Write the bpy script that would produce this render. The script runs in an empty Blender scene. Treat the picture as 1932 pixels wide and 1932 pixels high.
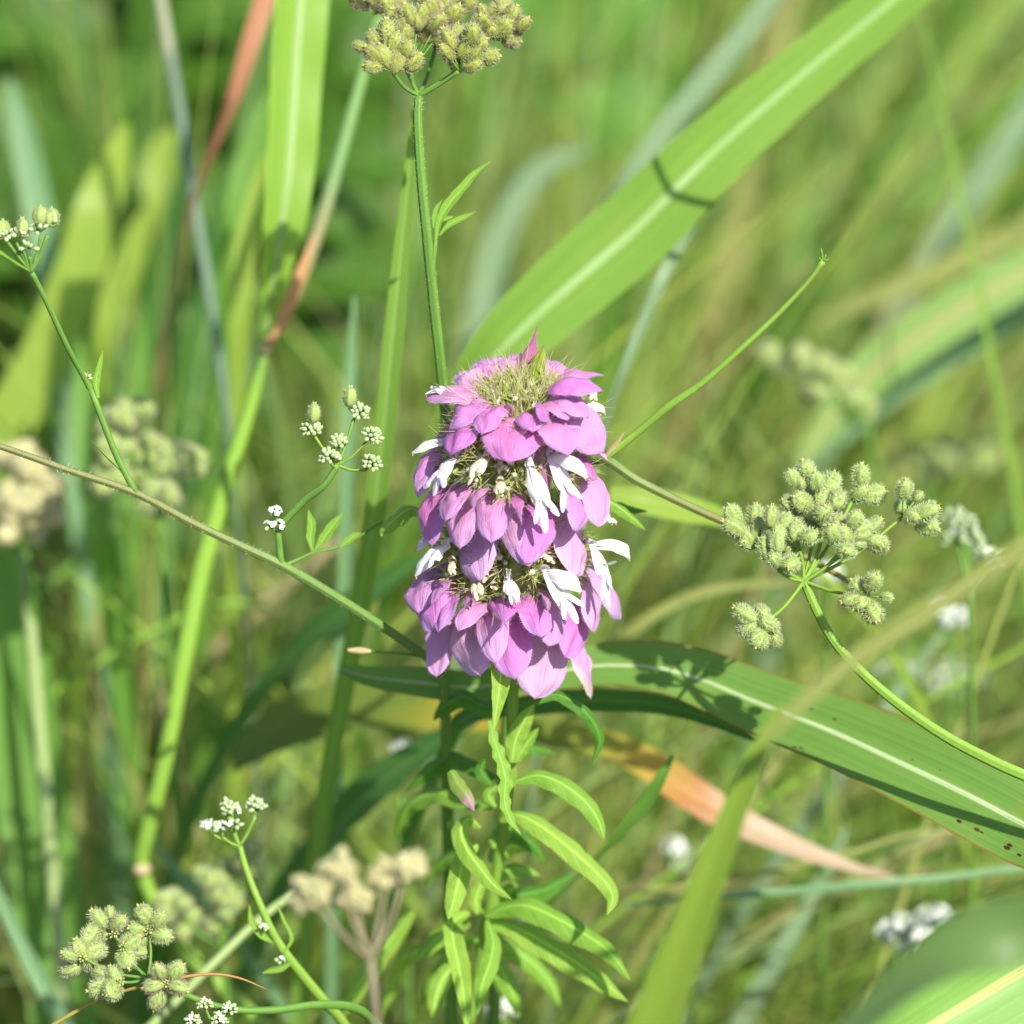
import bpy, math, random
import numpy as np
from mathutils import Vector, Matrix, Quaternion, noise

# ------------------------------------------------------------------ camera, sky, sun (units: 1 = 1 cm)
random.seed(7)
SC = bpy.context.scene
SC.unit_settings.system = 'METRIC'
SC.unit_settings.scale_length = 0.01
COL = SC.collection
TH = math.radians(25.0)            # camera looks down by this
D = 60.0                           # camera to the flower
FW = 15.0                          # width of the picture at the flower
H = 40.0                           # height of the flower's middle above the soil
PX = 1932.0 / FW
T = Vector((0, 0, H))
FWD = Vector((0, math.cos(TH), -math.sin(TH)))
UP = Vector((0, math.sin(TH), math.cos(TH)))
RT = Vector((1, 0, 0))
CAMP = T - FWD * D

cam_d = bpy.data.cameras.new('camera')
cam = bpy.data.objects.new('camera', cam_d)
COL.objects.link(cam)
cam.location = CAMP
cam.rotation_euler = (math.radians(90) - TH, 0, 0)
cam_d.sensor_width = 36
cam_d.lens = 36 * D / FW
cam_d.clip_start = 0.5
cam_d.clip_end = 20000
cam_d.dof.use_dof = True
cam_d.dof.focus_distance = D - 0.75
APER = 1.1                         # aperture diameter in cm
cam_d.dof.aperture_fstop = cam_d.lens * 0.001 / APER
SC.camera = cam

SUN = Vector((0.38, -0.58, 0.72)).normalized()
SUN_EL = math.asin(SUN.z)
SUN_ROT = math.atan2(SUN.x, SUN.y)
w = bpy.data.worlds.new('World')
SC.world = w
w.use_nodes = True
nt = w.node_tree
bg = nt.nodes['Background']
sky = nt.nodes.new('ShaderNodeTexSky')
sky.sky_type = 'NISHITA'
sky.sun_disc = False
sky.sun_elevation = SUN_EL
sky.sun_rotation = SUN_ROT
nt.links.new(sky.outputs[0], bg.inputs[0])
bg.inputs[1].default_value = 0.12
sun_d = bpy.data.lights.new('sun', 'SUN')
sun_d.energy = 5.0
sun_d.angle = math.radians(0.53)
sun_d.color = (1.0, 0.95, 0.86)
sun = bpy.data.objects.new('sun', sun_d)
COL.objects.link(sun)
sun.location = (60, -30, 140)
sun.rotation_euler = SUN.to_track_quat('Z', 'Y').to_euler()

SC.view_settings.view_transform = 'Standard'
SC.view_settings.look = 'None'
SC.view_settings.exposure = 0.84
SC.view_settings.gamma = 1.0
SC.render.engine = 'CYCLES'
SC.cycles.use_denoising = True
SC.cycles.max_bounces = 6
SC.cycles.transparent_max_bounces = 8


# ------------------------------------------------------------------ helpers
def P(x, y, d=0.0):
    """a point seen at (x, y) of a 1932-pixel picture, d cm behind the flower's plane"""
    s = (D + d) / D / PX
    return T + FWD * d + RT * ((x - 966) * s) - UP * ((y - 966) * s)


def project(p):
    v = p - CAMP
    z = v.dot(FWD)
    if z <= 0.1:
        return None
    s = D / z * PX
    return 966 + v.dot(RT) * s, 966 - v.dot(UP) * s, z - D


def catmull(pts, n):
    """resample a list of equal-length number tuples"""
    a = np.array(pts, float)
    if len(a) == 2:
        t = np.linspace(0, 1, n)[:, None]
        return a[0] * (1 - t) + a[1] * t
    seg = np.linalg.norm(np.diff(a[:, :3], axis=0), axis=1) ** 0.5 + 1e-6
    k = np.concatenate([[0], np.cumsum(seg)])
    k /= k[-1]
    m = np.zeros_like(a)
    for i in range(len(a)):
        if i == 0:
            m[i] = (a[1] - a[0]) / (k[1] - k[0])
        elif i == len(a) - 1:
            m[i] = (a[-1] - a[-2]) / (k[-1] - k[-2])
        else:
            h0, h1 = k[i] - k[i - 1], k[i + 1] - k[i]
            m[i] = (h1 * (a[i] - a[i - 1]) / h0 + h0 * (a[i + 1] - a[i]) / h1) / (h0 + h1)
    out = []
    for t in np.linspace(0, 1, n):
        i = min(max(int(np.searchsorted(k, t, side='right') - 1), 0), len(a) - 2)
        h = k[i + 1] - k[i]
        s = (t - k[i]) / h
        out.append((2 * s ** 3 - 3 * s ** 2 + 1) * a[i] + (s ** 3 - 2 * s ** 2 + s) * h * m[i]
                   + (-2 * s ** 3 + 3 * s ** 2) * a[i + 1] + (s ** 3 - s ** 2) * h * m[i + 1])
    return np.array(out)


class MB:
    """collects shapes; build() links them as one mesh object"""
    def __init__(self):
        self.v, self.f, self.uv, self.m, self.c = [], [], [], [], []
        self.col = None

    def add(self, vs, fs, uvs=None, mat=0):
        o = len(self.v)
        self.v.extend(tuple(p) for p in vs)
        self.uv.extend(uvs if uvs else [(0, 0)] * len(vs))
        if self.col is not None:
            self.c.extend([self.col] * len(vs))
        self.f.extend(tuple(i + o for i in f) for f in fs)
        self.m.extend([mat] * len(fs))

    def tube(self, pts, radii, ns=8, n=None, mat=0, cap=True, flute=0.0):
        pts = [tuple(p) for p in pts]
        if not hasattr(radii, '__len__'):
            radii = [radii] * len(pts)
        n = n or max(2, 6 * (len(pts) - 1))
        a = catmull([p + (r,) for p, r in zip(pts, radii)], n)
        vs, uvs = [], []
        ref = None
        for i in range(n):
            t = Vector(a[min(i + 1, n - 1), :3] - a[max(i - 1, 0), :3]).normalized()
            if ref is None:
                ref = t.orthogonal().normalized()
            ref = (ref - t * ref.dot(t)).normalized()
            b = t.cross(ref)
            p = Vector(a[i, :3])
            for j in range(ns):
                an = 2 * math.pi * j / ns
                vs.append(p + (ref * math.cos(an) + b * math.sin(an)) * (a[i, 3] * (1 + flute * math.cos(an * 6))))
                uvs.append((j / ns, i / (n - 1)))
        fs = []
        for i in range(n - 1):
            for j in range(ns):
                k = (j + 1) % ns
                fs.append((i * ns + j, i * ns + k, (i + 1) * ns + k, (i + 1) * ns + j))
        if cap:
            fs.append(tuple(range(ns - 1, -1, -1)))
            fs.append(tuple((n - 1) * ns + j for j in range(ns)))
        self.add(vs, fs, uvs, mat)

    def ribbon(self, pts, widths, face, n=24, nw=6, fold=0.0, cup=0.0, wave=0.0, wfreq=5.0, roll=None,
               jag=0.0, mat=0, profile=None, thick=0.0, shift=0.0, wrin=0.0, seed=0.0):
        """leaf-like sheet along pts; face = direction its upper side looks to.  fold lifts the edges (V),
        cup bows them back, wave ruffles, jag serrates"""
        pts = [tuple(p) for p in pts]
        k = len(pts)
        if not hasattr(widths, '__len__'):
            widths = [widths] * k
        faces_ = face if isinstance(face, list) else [face] * k
        rolls = roll if isinstance(roll, list) else [roll or 0.0] * k
        a = catmull([p + (w_,) + tuple(f_) + (r_,) for p, w_, f_, r_ in zip(pts, widths, faces_, rolls)], n)
        vs, uvs = [], []
        for i in range(n):
            t = Vector(a[min(i + 1, n - 1), :3] - a[max(i - 1, 0), :3]).normalized()
            f_ = Vector(a[i, 4:7])
            s = t.cross(f_)
            if s.length < 1e-4:
                s = t.orthogonal()
            s.normalize()
            nn = s.cross(t).normalized()
            if a[i, 7]:
                q = Quaternion(t, a[i, 7])
                s = q @ s
                nn = q @ nn
            v = i / (n - 1)
            hw = max(a[i, 3], 0.002) * 0.5
            if profile:
                hw *= max(float(np.interp(v, profile[0], profile[1])), 0.004)
            p = Vector(a[i, :3])
            for j in range(nw + 1):
                u = -1 + 2 * j / nw
                hj = hw
                if jag and abs(u) > 0.99:
                    hj *= 1 + jag * (((v * n * 0.33 + (0.4 if u > 0 else 0)) % 1.0) - 0.5)
                off = s * ((u + shift * (1 - u * u)) * hj * math.cos(fold)) + nn * (abs(u) * hw * math.sin(fold) - cup * u * u * hw)
                if wave:
                    off += nn * (wave * math.sin(v * wfreq * 6.283 + (1.3 if u > 0 else 0) + seed) * u * u * hw)
                if wrin:
                    q3 = noise.noise(Vector((u * 1.7 + seed, v * 3.5, seed * 1.3)))
                    off += nn * (wrin * q3 * hw)
                vs.append(p + off)
                uvs.append((j / nw, v))
        fs = []
        r = nw + 1
        for i in range(n - 1):
            for j in range(nw):
                fs.append((i * r + j, i * r + j + 1, (i + 1) * r + j + 1, (i + 1) * r + j))
        self.add(vs, fs, uvs, mat)
        return vs, r

    def hair(self, p, d, ln, r, bend=None, mat=0, n=3):
        d = Vector(d).normalized()
        bend = bend or Vector((0, 0, 0))
        s = d.orthogonal().normalized()
        b = d.cross(s)
        vs = []
        for i in range(n):
            t = i / n
            c = p + d * (ln * t) + bend * (ln * t * t)
            rr = r * (1 - 0.7 * t)
            for j in range(3):
                an = 2.094 * j
                vs.append(c + (s * math.cos(an) + b * math.sin(an)) * rr)
        vs.append(p + d * ln + bend * ln)
        fs = []
        for i in range(n - 1):
            for j in range(3):
                k = (j + 1) % 3
                fs.append((i * 3 + j, i * 3 + k, i * 3 + 3 + k, i * 3 + 3 + j))
        o = (n - 1) * 3
        for j in range(3):
            fs.append((o + j, o + (j + 1) % 3, n * 3))
        self.add(vs, fs, [(0.5, 0.5)] * len(vs), mat)

    def ball(self, c, rx, ry=None, rz=None, q=None, nu=8, nv=5, mat=0):
        ry = ry or rx
        rz = rz or rx
        c = Vector(c)
        vs, uvs = [], []
        for i in range(nv + 1):
            a = math.pi * i / nv
            for j in range(nu):
                b = 2 * math.pi * j / nu
                p = Vector((math.sin(a) * math.cos(b) * rx, math.sin(a) * math.sin(b) * ry, math.cos(a) * rz))
                vs.append(c + (q @ p if q else p))
                uvs.append((j / nu, i / nv))
        fs = []
        for i in range(nv):
            for j in range(nu):
                k = (j + 1) % nu
                fs.append((i * nu + j, (i + 1) * nu + j, (i + 1) * nu + k, i * nu + k))
        self.add(vs, fs, uvs, mat)

    def mesh(self, name, mats):
        me = bpy.data.meshes.new(name)
        me.from_pydata(self.v, [], self.f)
        for m in (mats if isinstance(mats, (list, tuple)) else [mats]):
            me.materials.append(m)
        nl = len(me.loops)
        li = np.empty(nl, np.int32)
        me.loops.foreach_get('vertex_index', li)
        uvl = me.uv_layers.new(name='UVMap')
        uvl.data.foreach_set('uv', np.array(self.uv, np.float32)[li].ravel())
        me.polygons.foreach_set('use_smooth', np.ones(len(me.polygons), bool))
        me.polygons.foreach_set('material_index', np.array(self.m, np.int32))
        if self.c:
            at = me.color_attributes.new('tint', 'FLOAT_COLOR', 'POINT')
            at.data.foreach_set('color', np.array([c + (1.0,) for c in self.c], np.float32).ravel())
        me.update()
        return me

    def build(self, name, mats, parent=None):
        return link(name, self.mesh(name, mats), parent)


def link(name, me, parent=None):
    o = bpy.data.objects.new(name, me)
    COL.objects.link(o)
    if parent is not None:
        o.parent = parent
        if parent.type == 'EMPTY':
            o.matrix_parent_inverse = Matrix.Translation(-parent.location)
    return o


def tag(o, label, cat=None, group=None, kind=None):
    o['label'] = label
    if cat:
        o['category'] = cat
    if group:
        o['group'] = group
    if kind:
        o['kind'] = kind
    return o


def thing(name, label, cat, loc, group=None):
    o = bpy.data.objects.new(name, None)
    COL.objects.link(o)
    o.location = loc
    o.empty_display_size = 1.0
    return tag(o, label, cat, group)


# ------------------------------------------------------------------ materials
def new_mat(name):
    m = bpy.data.materials.new(name)
    m.use_nodes = True
    t = m.node_tree
    return m, t, t.nodes['Principled BSDF'], t.nodes['Material Output']


def N(t, kind, **kw):
    n = t.nodes.new(kind)
    for k, v in kw.items():
        setattr(n, k, v)
    return n


def mixc(t, fac, a, b, blend='MIX'):
    n = t.nodes.new('ShaderNodeMix')
    n.data_type = 'RGBA'
    n.blend_type = blend
    for sock, val in ((n.inputs[0], fac), (n.inputs[6], a), (n.inputs[7], b)):
        if isinstance(val, (int, float)):
            sock.default_value = val
        elif isinstance(val, tuple):
            sock.default_value = val + (1.0,) if len(val) == 3 else val
        else:
            t.links.new(val, sock)
    return n.outputs[2]


def ramp(t, fac, stops, interp='LINEAR'):
    r = t.nodes.new('ShaderNodeValToRGB')
    r.color_ramp.interpolation = interp
    e = r.color_ramp.elements
    while len(e) < len(stops):
        e.new(0.5)
    for el, (p, c) in zip(e, stops):
        el.position = p
        el.color = tuple(c) + (1.0,) if len(c) == 3 else c
    t.links.new(fac, r.inputs[0])
    return r.outputs[0]


def math_(t, op, a, b=None, c=None):
    n = t.nodes.new('ShaderNodeMath')
    n.operation = op
    for i, val in enumerate((a, b, c)):
        if val is None:
            continue
        if isinstance(val, (int, float)):
            n.inputs[i].default_value = val
        else:
            t.links.new(val, n.inputs[i])
    return n.outputs[0]


def uvxy(t):
    tc = t.nodes.new('ShaderNodeUVMap')
    sp = t.nodes.new('ShaderNodeSeparateXYZ')
    t.links.new(tc.outputs[0], sp.inputs[0])
    return tc.outputs[0], sp.outputs[0], sp.outputs[1]


def noise_tex(t, vec, scale, detail=3.0, rough=0.55):
    n = t.nodes.new('ShaderNodeTexNoise')
    n.inputs['Scale'].default_value = scale
    n.inputs['Detail'].default_value = detail
    n.inputs['Roughness'].default_value = rough
    if vec is not None:
        t.links.new(vec, n.inputs['Vector'])
    return n.outputs[0]


def scaled(t, vec, s):
    m = t.nodes.new('ShaderNodeMapping')
    m.inputs['Scale'].default_value = s
    t.links.new(vec, m.inputs[0])
    return m.outputs[0]


def finish(t, p, out, color, transl=0.35, tcol=1.4, rough=0.5, bump=None, bstr=0.2, bdist=0.02, spec=0.2):
    """principled front plus light let through the thin leaf"""
    if isinstance(color, tuple):
        p.inputs['Base Color'].default_value = color + (1.0,)
    else:
        t.links.new(color, p.inputs['Base Color'])
    p.inputs['Roughness'].default_value = rough
    p.inputs['Specular IOR Level'].default_value = spec
    bn = None
    if bump is not None:
        b = t.nodes.new('ShaderNodeBump')
        b.inputs['Strength'].default_value = bstr
        b.inputs['Distance'].default_value = bdist
        t.links.new(bump, b.inputs['Height'])
        bn = b.outputs[0]
        t.links.new(bn, p.inputs['Normal'])
    if transl > 0:
        tr = t.nodes.new('ShaderNodeBsdfTranslucent')
        g = mixc(t, 1.0, color, (tcol * 1.05, tcol, tcol * 0.6), 'MULTIPLY')
        t.links.new(g, tr.inputs[0])
        mx = t.nodes.new('ShaderNodeMixShader')
        mx.inputs[0].default_value = transl
        t.links.new(p.outputs[0], mx.inputs[1])
        t.links.new(tr.outputs[0], mx.inputs[2])
        t.links.new(mx.outputs[0], out.inputs[0])


def blade_mat(name, c1, c2, rib=None, ribw=0.05, edge=None, along=None, veins=26, transl=0.38, spots=0.0, rough=0.42):
    """grass leaf: parallel veins across u, pale rib at u = .5, colours along v"""
    m, t, p, out = new_mat(name)
    if not along:
        c1, c2 = [(c[0] * 1.08 + 0.004, c[1] * 0.97, c[2] * 1.1 + 0.008) for c in (c1, c2)]
    uv, u, v = uvxy(t)
    nz = noise_tex(t, scaled(t, uv, (veins, 1.2, 1)), 1.0, 2.0)
    big = noise_tex(t, scaled(t, uv, (3, 7, 1)), 1.0, 3.0)
    base = mixc(t, ramp(t, nz, [(0.35, (0, 0, 0)), (0.65, (1, 1, 1))]), c1, c2)
    base = mixc(t, math_(t, 'MULTIPLY', big, 0.35), base, tuple(min(1, x * 1.5) for x in c2))
    if along:
        al = ramp(t, math_(t, 'ADD', v, math_(t, 'MULTIPLY', math_(t, 'SUBTRACT', big, 0.5), 0.16)), along)
        fine = mixc(t, math_(t, 'MULTIPLY', nz, 0.4), al, (0.05, 0.06, 0.02))
        base = fine
    au = math_(t, 'ABSOLUTE', math_(t, 'SUBTRACT', u, 0.5))
    if edge:
        ef = ramp(t, math_(t, 'ADD', au, math_(t, 'MULTIPLY', math_(t, 'SUBTRACT', big, 0.5), 0.03)),
                  [(0.462, (0, 0, 0)), (0.488, (1, 1, 1))])
        base = mixc(t, math_(t, 'MULTIPLY', ef, 0.75), base, edge)
    if spots:
        vo = t.nodes.new('ShaderNodeTexVoronoi')
        vo.inputs['Scale'].default_value = 1.0
        t.links.new(scaled(t, uv, (11, 120, 1)), vo.inputs['Vector'])
        keep = noise_tex(t, scaled(t, uv, (4, 9, 1)), 1.0, 1.0)
        sz = math_(t, 'MULTIPLY', math_(t, 'SUBTRACT', keep, 0.56), spots)
        sf = math_(t, 'LESS_THAN', vo.outputs[0], sz)
        base = mixc(t, sf, base, (0.05, 0.02, 0.01))
    dust = noise_tex(t, scaled(t, uv, (9, 60, 1)), 1.0, 5.0, 0.7)
    base = mixc(t, math_(t, 'MULTIPLY', ramp(t, dust, [(0.52, (0, 0, 0)), (0.78, (1, 1, 1))]), 0.3), base, tuple(min(1, x * 1.25 + 0.02) for x in c2))
    yel = noise_tex(t, scaled(t, uv, (2.2, 11, 1)), 1.0, 4.0, 0.65)
    base = mixc(t, math_(t, 'MULTIPLY', ramp(t, yel, [(0.58, (0, 0, 0)), (0.75, (1, 1, 1))]), 0.4), base, (0.26, 0.27, 0.05))
    if rib:
        rf = ramp(t, au, [(ribw * 0.55, (1, 1, 1)), (ribw, (0, 0, 0))])
        base = mixc(t, rf, base, rib)
    finish(t, p, out, base, transl, rough=rough, bump=nz, bstr=0.35, bdist=0.01)
    return m


def stem_mat(name, c1, c2, along=None, rough=0.5, transl=0.12, sc=1.0):
    m, t, p, out = new_mat(name)
    uv, u, v = uvxy(t)
    tc = N(t, 'ShaderNodeTexCoord')
    nz = noise_tex(t, scaled(t, tc.outputs['Object'], (9 * sc, 9 * sc, 3 * sc)), 1.0, 4.0)
    st = noise_tex(t, scaled(t, uv, (7, 2, 1)), 1.0, 1.0)
    base = mixc(t, ramp(t, st, [(0.4, (0, 0, 0)), (0.6, (1, 1, 1))]), c1, c2)
    if along:
        base = mixc(t, math_(t, 'MULTIPLY', st, 0.25), ramp(t, v, along), c2)
    base = mixc(t, math_(t, 'MULTIPLY', nz, 0.35), base, tuple(x * 0.5 for x in c1))
    finish(t, p, out, base, transl, rough=rough, bump=nz, bstr=0.4, bdist=0.02)
    return m


M = {}
G1, G2 = (0.10, 0.25, 0.022), (0.145, 0.32, 0.035)
M['blade_fresh'] = blade_mat('blade_fresh', (0.110, 0.245, 0.024), (0.155, 0.30, 0.036), rib=(0.25, 0.39, 0.12), ribw=0.06, transl=0.42)
M['blade_lit'] = blade_mat('blade_lit', (0.14, 0.30, 0.022), (0.19, 0.36, 0.035), rib=(0.36, 0.52, 0.2), ribw=0.075, transl=0.45)
M['blade_spotted'] = blade_mat('blade_spotted', (0.070, 0.18, 0.020), (0.115, 0.24, 0.034), rib=(0.42, 0.52, 0.27), ribw=0.036,
                               edge=(0.20, 0.09, 0.02), veins=42, transl=0.35, spots=2.0)
M['blade_plain'] = blade_mat('blade_plain', (0.075, 0.21, 0.02), (0.115, 0.26, 0.03), veins=14, transl=0.42)
M['blade_dark'] = blade_mat('blade_dark', (0.035, 0.125, 0.014), (0.055, 0.16, 0.02), rib=(0.12, 0.24, 0.06), ribw=0.04, veins=14, transl=0.3)  # dark green blades, some with their shadow put into this colour
M['blade_front'] = blade_mat('blade_front', (0.125, 0.235, 0.015), (0.165, 0.28, 0.025), veins=16, transl=0.42)
M['blade_shade'] = blade_mat('blade_shade', (0.09, 0.19, 0.04), (0.12, 0.22, 0.055), veins=14, transl=0.45)  # duller green: the blade's shaded side put into its colour
M['blade_yellowgreen'] = blade_mat('blade_yellowgreen', (0.17, 0.30, 0.025), (0.21, 0.34, 0.04), veins=10, transl=0.45)
M['blade_blue'] = blade_mat('blade_blue', (0.095, 0.22, 0.075), (0.13, 0.26, 0.10), veins=10, transl=0.35)
M['blade_grey'] = blade_mat('blade_grey', (0.12, 0.22, 0.09), (0.155, 0.25, 0.115), veins=8, transl=0.3)
M['blade_olive'] = blade_mat('blade_olive', (0.16, 0.22, 0.04), (0.21, 0.25, 0.06), veins=8, transl=0.35)
M['blade_tanrib'] = blade_mat('blade_tanrib', (0.15, 0.29, 0.06), (0.20, 0.34, 0.08), rib=(0.38, 0.34, 0.14), ribw=0.09, veins=12, transl=0.4)
M['blade_yellowrib'] = blade_mat('blade_yellowrib', (0.13, 0.31, 0.04), (0.17, 0.36, 0.06), rib=(0.46, 0.5, 0.16), ribw=0.05, veins=20, transl=0.42)
M['blade_dying'] = blade_mat('blade_dying', (0.3, 0.3, 0.05), (0.3, 0.3, 0.05), veins=18, transl=0.35,
                             along=[(0.0, (0.11, 0.18, 0.03)), (0.24, (0.14, 0.20, 0.03)), (0.33, (0.36, 0.28, 0.03)), (0.42, (0.13, 0.20, 0.03)),
                                    (0.53, (0.33, 0.34, 0.05)), (0.62, (0.50, 0.34, 0.06)), (0.69, (0.46, 0.19, 0.07)), (0.78, (0.52, 0.36, 0.25)),
                                    (1.0, (0.44, 0.34, 0.24))])
M['blade_dead'] = blade_mat('blade_dead', (0.42, 0.19, 0.11), (0.5, 0.24, 0.14), veins=8, transl=0.35,
                            along=[(0, (0.50, 0.22, 0.13)), (0.55, (0.44, 0.19, 0.12)), (1.0, (0.22, 0.15, 0.09))])
M['stalk'] = stem_mat('stalk', (0.14, 0.27, 0.03), (0.2, 0.34, 0.05),
                      along=[(0, (0.16, 0.30, 0.07)), (0.10, (0.13, 0.24, 0.10)), (0.14, (0.22, 0.18, 0.11)), (0.20, (0.33, 0.2, 0.09)), (0.222, (0.10, 0.20, 0.06)),
                             (0.26, (0.20, 0.36, 0.04)), (0.5, (0.22, 0.38, 0.05)), (1, (0.2, 0.32, 0.07))])
M['stalk_grey'] = stem_mat('stalk_grey', (0.14, 0.2, 0.15), (0.18, 0.24, 0.19),
                           along=[(0, (0.34, 0.34, 0.2)), (0.07, (0.32, 0.32, 0.2)), (0.09, (0.13, 0.18, 0.12)), (0.35, (0.12, 0.20, 0.12)), (1, (0.17, 0.18, 0.09))])
M['stalk_pale'] = stem_mat('stalk_pale', (0.26, 0.36, 0.12), (0.32, 0.4, 0.17))
M['straw'] = stem_mat('straw', (0.38, 0.32, 0.14), (0.45, 0.38, 0.2))
M['stem_green'] = stem_mat('stem_green', (0.10, 0.22, 0.035), (0.15, 0.28, 0.05))
M['stem_bright'] = stem_mat('stem_bright', (0.17, 0.31, 0.035), (0.22, 0.36, 0.06))
M['stem_ruddy'] = stem_mat('stem_ruddy', (0.10, 0.2, 0.04), (0.14, 0.23, 0.06),
                           along=[(0, (0.20, 0.17, 0.07)), (0.2, (0.18, 0.19, 0.06)), (0.32, (0.15, 0.25, 0.06)), (0.6, (0.12, 0.24, 0.04)), (1, (0.10, 0.23, 0.03))])
M['stem_brown'] = stem_mat('stem_brown', (0.2, 0.17, 0.10), (0.28, 0.24, 0.15))
M['awn_brown'] = stem_mat('awn_brown', (0.34, 0.17, 0.06), (0.4, 0.22, 0.09), along=[(0, (0.28, 0.30, 0.05)), (0.45, (0.32, 0.26, 0.05)), (0.6, (0.36, 0.17, 0.06)), (1, (0.36, 0.2, 0.08))])


def bract_mat(name, pink, lilac, base):
    m, t, p, out = new_mat(name)
    uv, u, v = uvxy(t)
    nz = noise_tex(t, scaled(t, uv, (5, 5, 1)), 1.0, 3.0)
    fine = noise_tex(t, scaled(t, uv, (60, 60, 1)), 1.0, 2.0)
    au = math_(t, 'ABSOLUTE', math_(t, 'SUBTRACT', u, 0.5))
    d = math_(t, 'ADD', math_(t, 'MULTIPLY', v, 0.7), math_(t, 'MULTIPLY', au, 0.7))
    d = math_(t, 'ADD', d, math_(t, 'MULTIPLY', math_(t, 'SUBTRACT', nz, 0.5), 0.45))
    c = ramp(t, d, [(0.04, base), (0.2, pink), (0.5, pink), (0.9, lilac)])
    # veins running from the base, fanning with u
    w_ = N(t, 'ShaderNodeTexWave', bands_direction='X')
    w_.inputs['Scale'].default_value = 2.2
    w_.inputs['Distortion'].default_value = 1.2
    t.links.new(scaled(t, uv, (1, 0.12, 1)), w_.inputs[0])
    vf = ramp(t, w_.outputs[1], [(0.0, (1, 1, 1)), (0.2, (0, 0, 0))])
    c = mixc(t, math_(t, 'MULTIPLY', vf, 0.13), c, tuple(x * 0.7 for x in lilac))
    mid = ramp(t, au, [(0.0, (1, 1, 1)), (0.02, (0, 0, 0))])
    c = mixc(t, math_(t, 'MULTIPLY', mid, 0.3), c, tuple(x * 0.62 for x in lilac))
    c = mixc(t, math_(t, 'MULTIPLY', ramp(t, fine, [(0.55, (0, 0, 0)), (0.8, (1, 1, 1))]), 0.35), c, tuple(min(1, x * 1.35) for x in pink))
    oi = N(t, 'ShaderNodeObjectInfo')
    hs = N(t, 'ShaderNodeHueSaturation')
    t.links.new(math_(t, 'MULTIPLY_ADD', oi.outputs['Random'], 0.045, 0.474), hs.inputs['Hue'])
    t.links.new(math_(t, 'MULTIPLY_ADD', math_(t, 'FRACT', math_(t, 'MULTIPLY', oi.outputs['Random'], 7.3)), 0.35, 0.8), hs.inputs['Saturation'])
    t.links.new(math_(t, 'MULTIPLY_ADD', math_(t, 'FRACT', math_(t, 'MULTIPLY', oi.outputs['Random'], 13.7)), 0.2, 0.9), hs.inputs['Value'])
    t.links.new(c, hs.inputs['Color'])
    c = hs.outputs[0]
    sp_ = N(t, 'ShaderNodeTexVoronoi')
    t.links.new(scaled(t, uv, (3.2, 3.7, 1)), sp_.inputs['Vector'])
    c = mixc(t, math_(t, 'MULTIPLY', math_(t, 'LESS_THAN', sp_.outputs[0], math_(t, 'MULTIPLY', oi.outputs['Random'], 0.09)), 0.6), c, (0.5, 0.36, 0.26))
    ti = ramp(t, v, [(0.93, (0, 0, 0)), (0.985, (1, 1, 1))])
    c = mixc(t, ti, c, (0.26, 0.10, 0.13))
    blot = noise_tex(t, scaled(t, uv, (14, 11, 1)), 1.0, 5.0, 0.7)
    c = mixc(t, math_(t, 'MULTIPLY', ramp(t, blot, [(0.5, (0, 0, 0)), (0.75, (1, 1, 1))]), 0.35), c, tuple(min(1, x * 0.9 + 0.1) for x in lilac))
    hgt = math_(t, 'ADD', math_(t, 'ADD', nz, math_(t, 'MULTIPLY', fine, 0.35)), math_(t, 'MULTIPLY', vf, -0.15))
    finish(t, p, out, c, 0.28, tcol=1.15, rough=0.6, bump=hgt, bstr=0.6, bdist=0.05, spec=0.3)
    # let the light through keep its mauve
    for n in t.nodes:
        if n.type == 'MIX' and n.blend_type == 'MULTIPLY':
            n.inputs[7].default_value = (1.05, 0.9, 1.1, 1)
    return m


M['bract'] = bract_mat('bract', (0.52, 0.20, 0.43), (0.465, 0.26, 0.545), (0.44, 0.29, 0.32))
M['bract_pale'] = bract_mat('bract_pale', (0.54, 0.255, 0.475), (0.515, 0.315, 0.59), (0.46, 0.33, 0.34))
M['bract_deep'] = bract_mat('bract_deep', (0.51, 0.178, 0.41), (0.46, 0.225, 0.515), (0.42, 0.25, 0.31))
M['bract_dusky'] = bract_mat('bract_dusky', (0.38, 0.16, 0.24), (0.36, 0.14, 0.26), (0.26, 0.24, 0.10))
M['bract_fading'] = bract_mat('bract_fading', (0.52, 0.24, 0.50), (0.40, 0.42, 0.24), (0.48, 0.2, 0.42))
M['bract_green'] = bract_mat('bract_green', (0.24, 0.30, 0.035), (0.27, 0.29, 0.05), (0.26, 0.28, 0.06))


def petal_mat(name, c, c2, spot=None):
    m, t, p, out = new_mat(name)
    uv, u, v = uvxy(t)
    nz = noise_tex(t, scaled(t, uv, (4, 3, 1)), 1.0, 3.0)
    col = mixc(t, ramp(t, nz, [(0.35, (0, 0, 0)), (0.7, (1, 1, 1))]), c, c2)
    if spot:
        vo = N(t, 'ShaderNodeTexVoronoi')
        t.links.new(scaled(t, uv, (6, 12, 1)), vo.inputs[0])
        col = mixc(t, math_(t, 'LESS_THAN', vo.outputs[0], 0.22), col, spot)
    finish(t, p, out, col, 0.3, tcol=1.0, rough=0.5, bump=nz, bstr=0.3, bdist=0.03)
    for n in t.nodes:
        if n.type == 'MIX' and n.blend_type == 'MULTIPLY':
            n.inputs[7].default_value = (1, 1, 1, 1)
    return m


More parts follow.
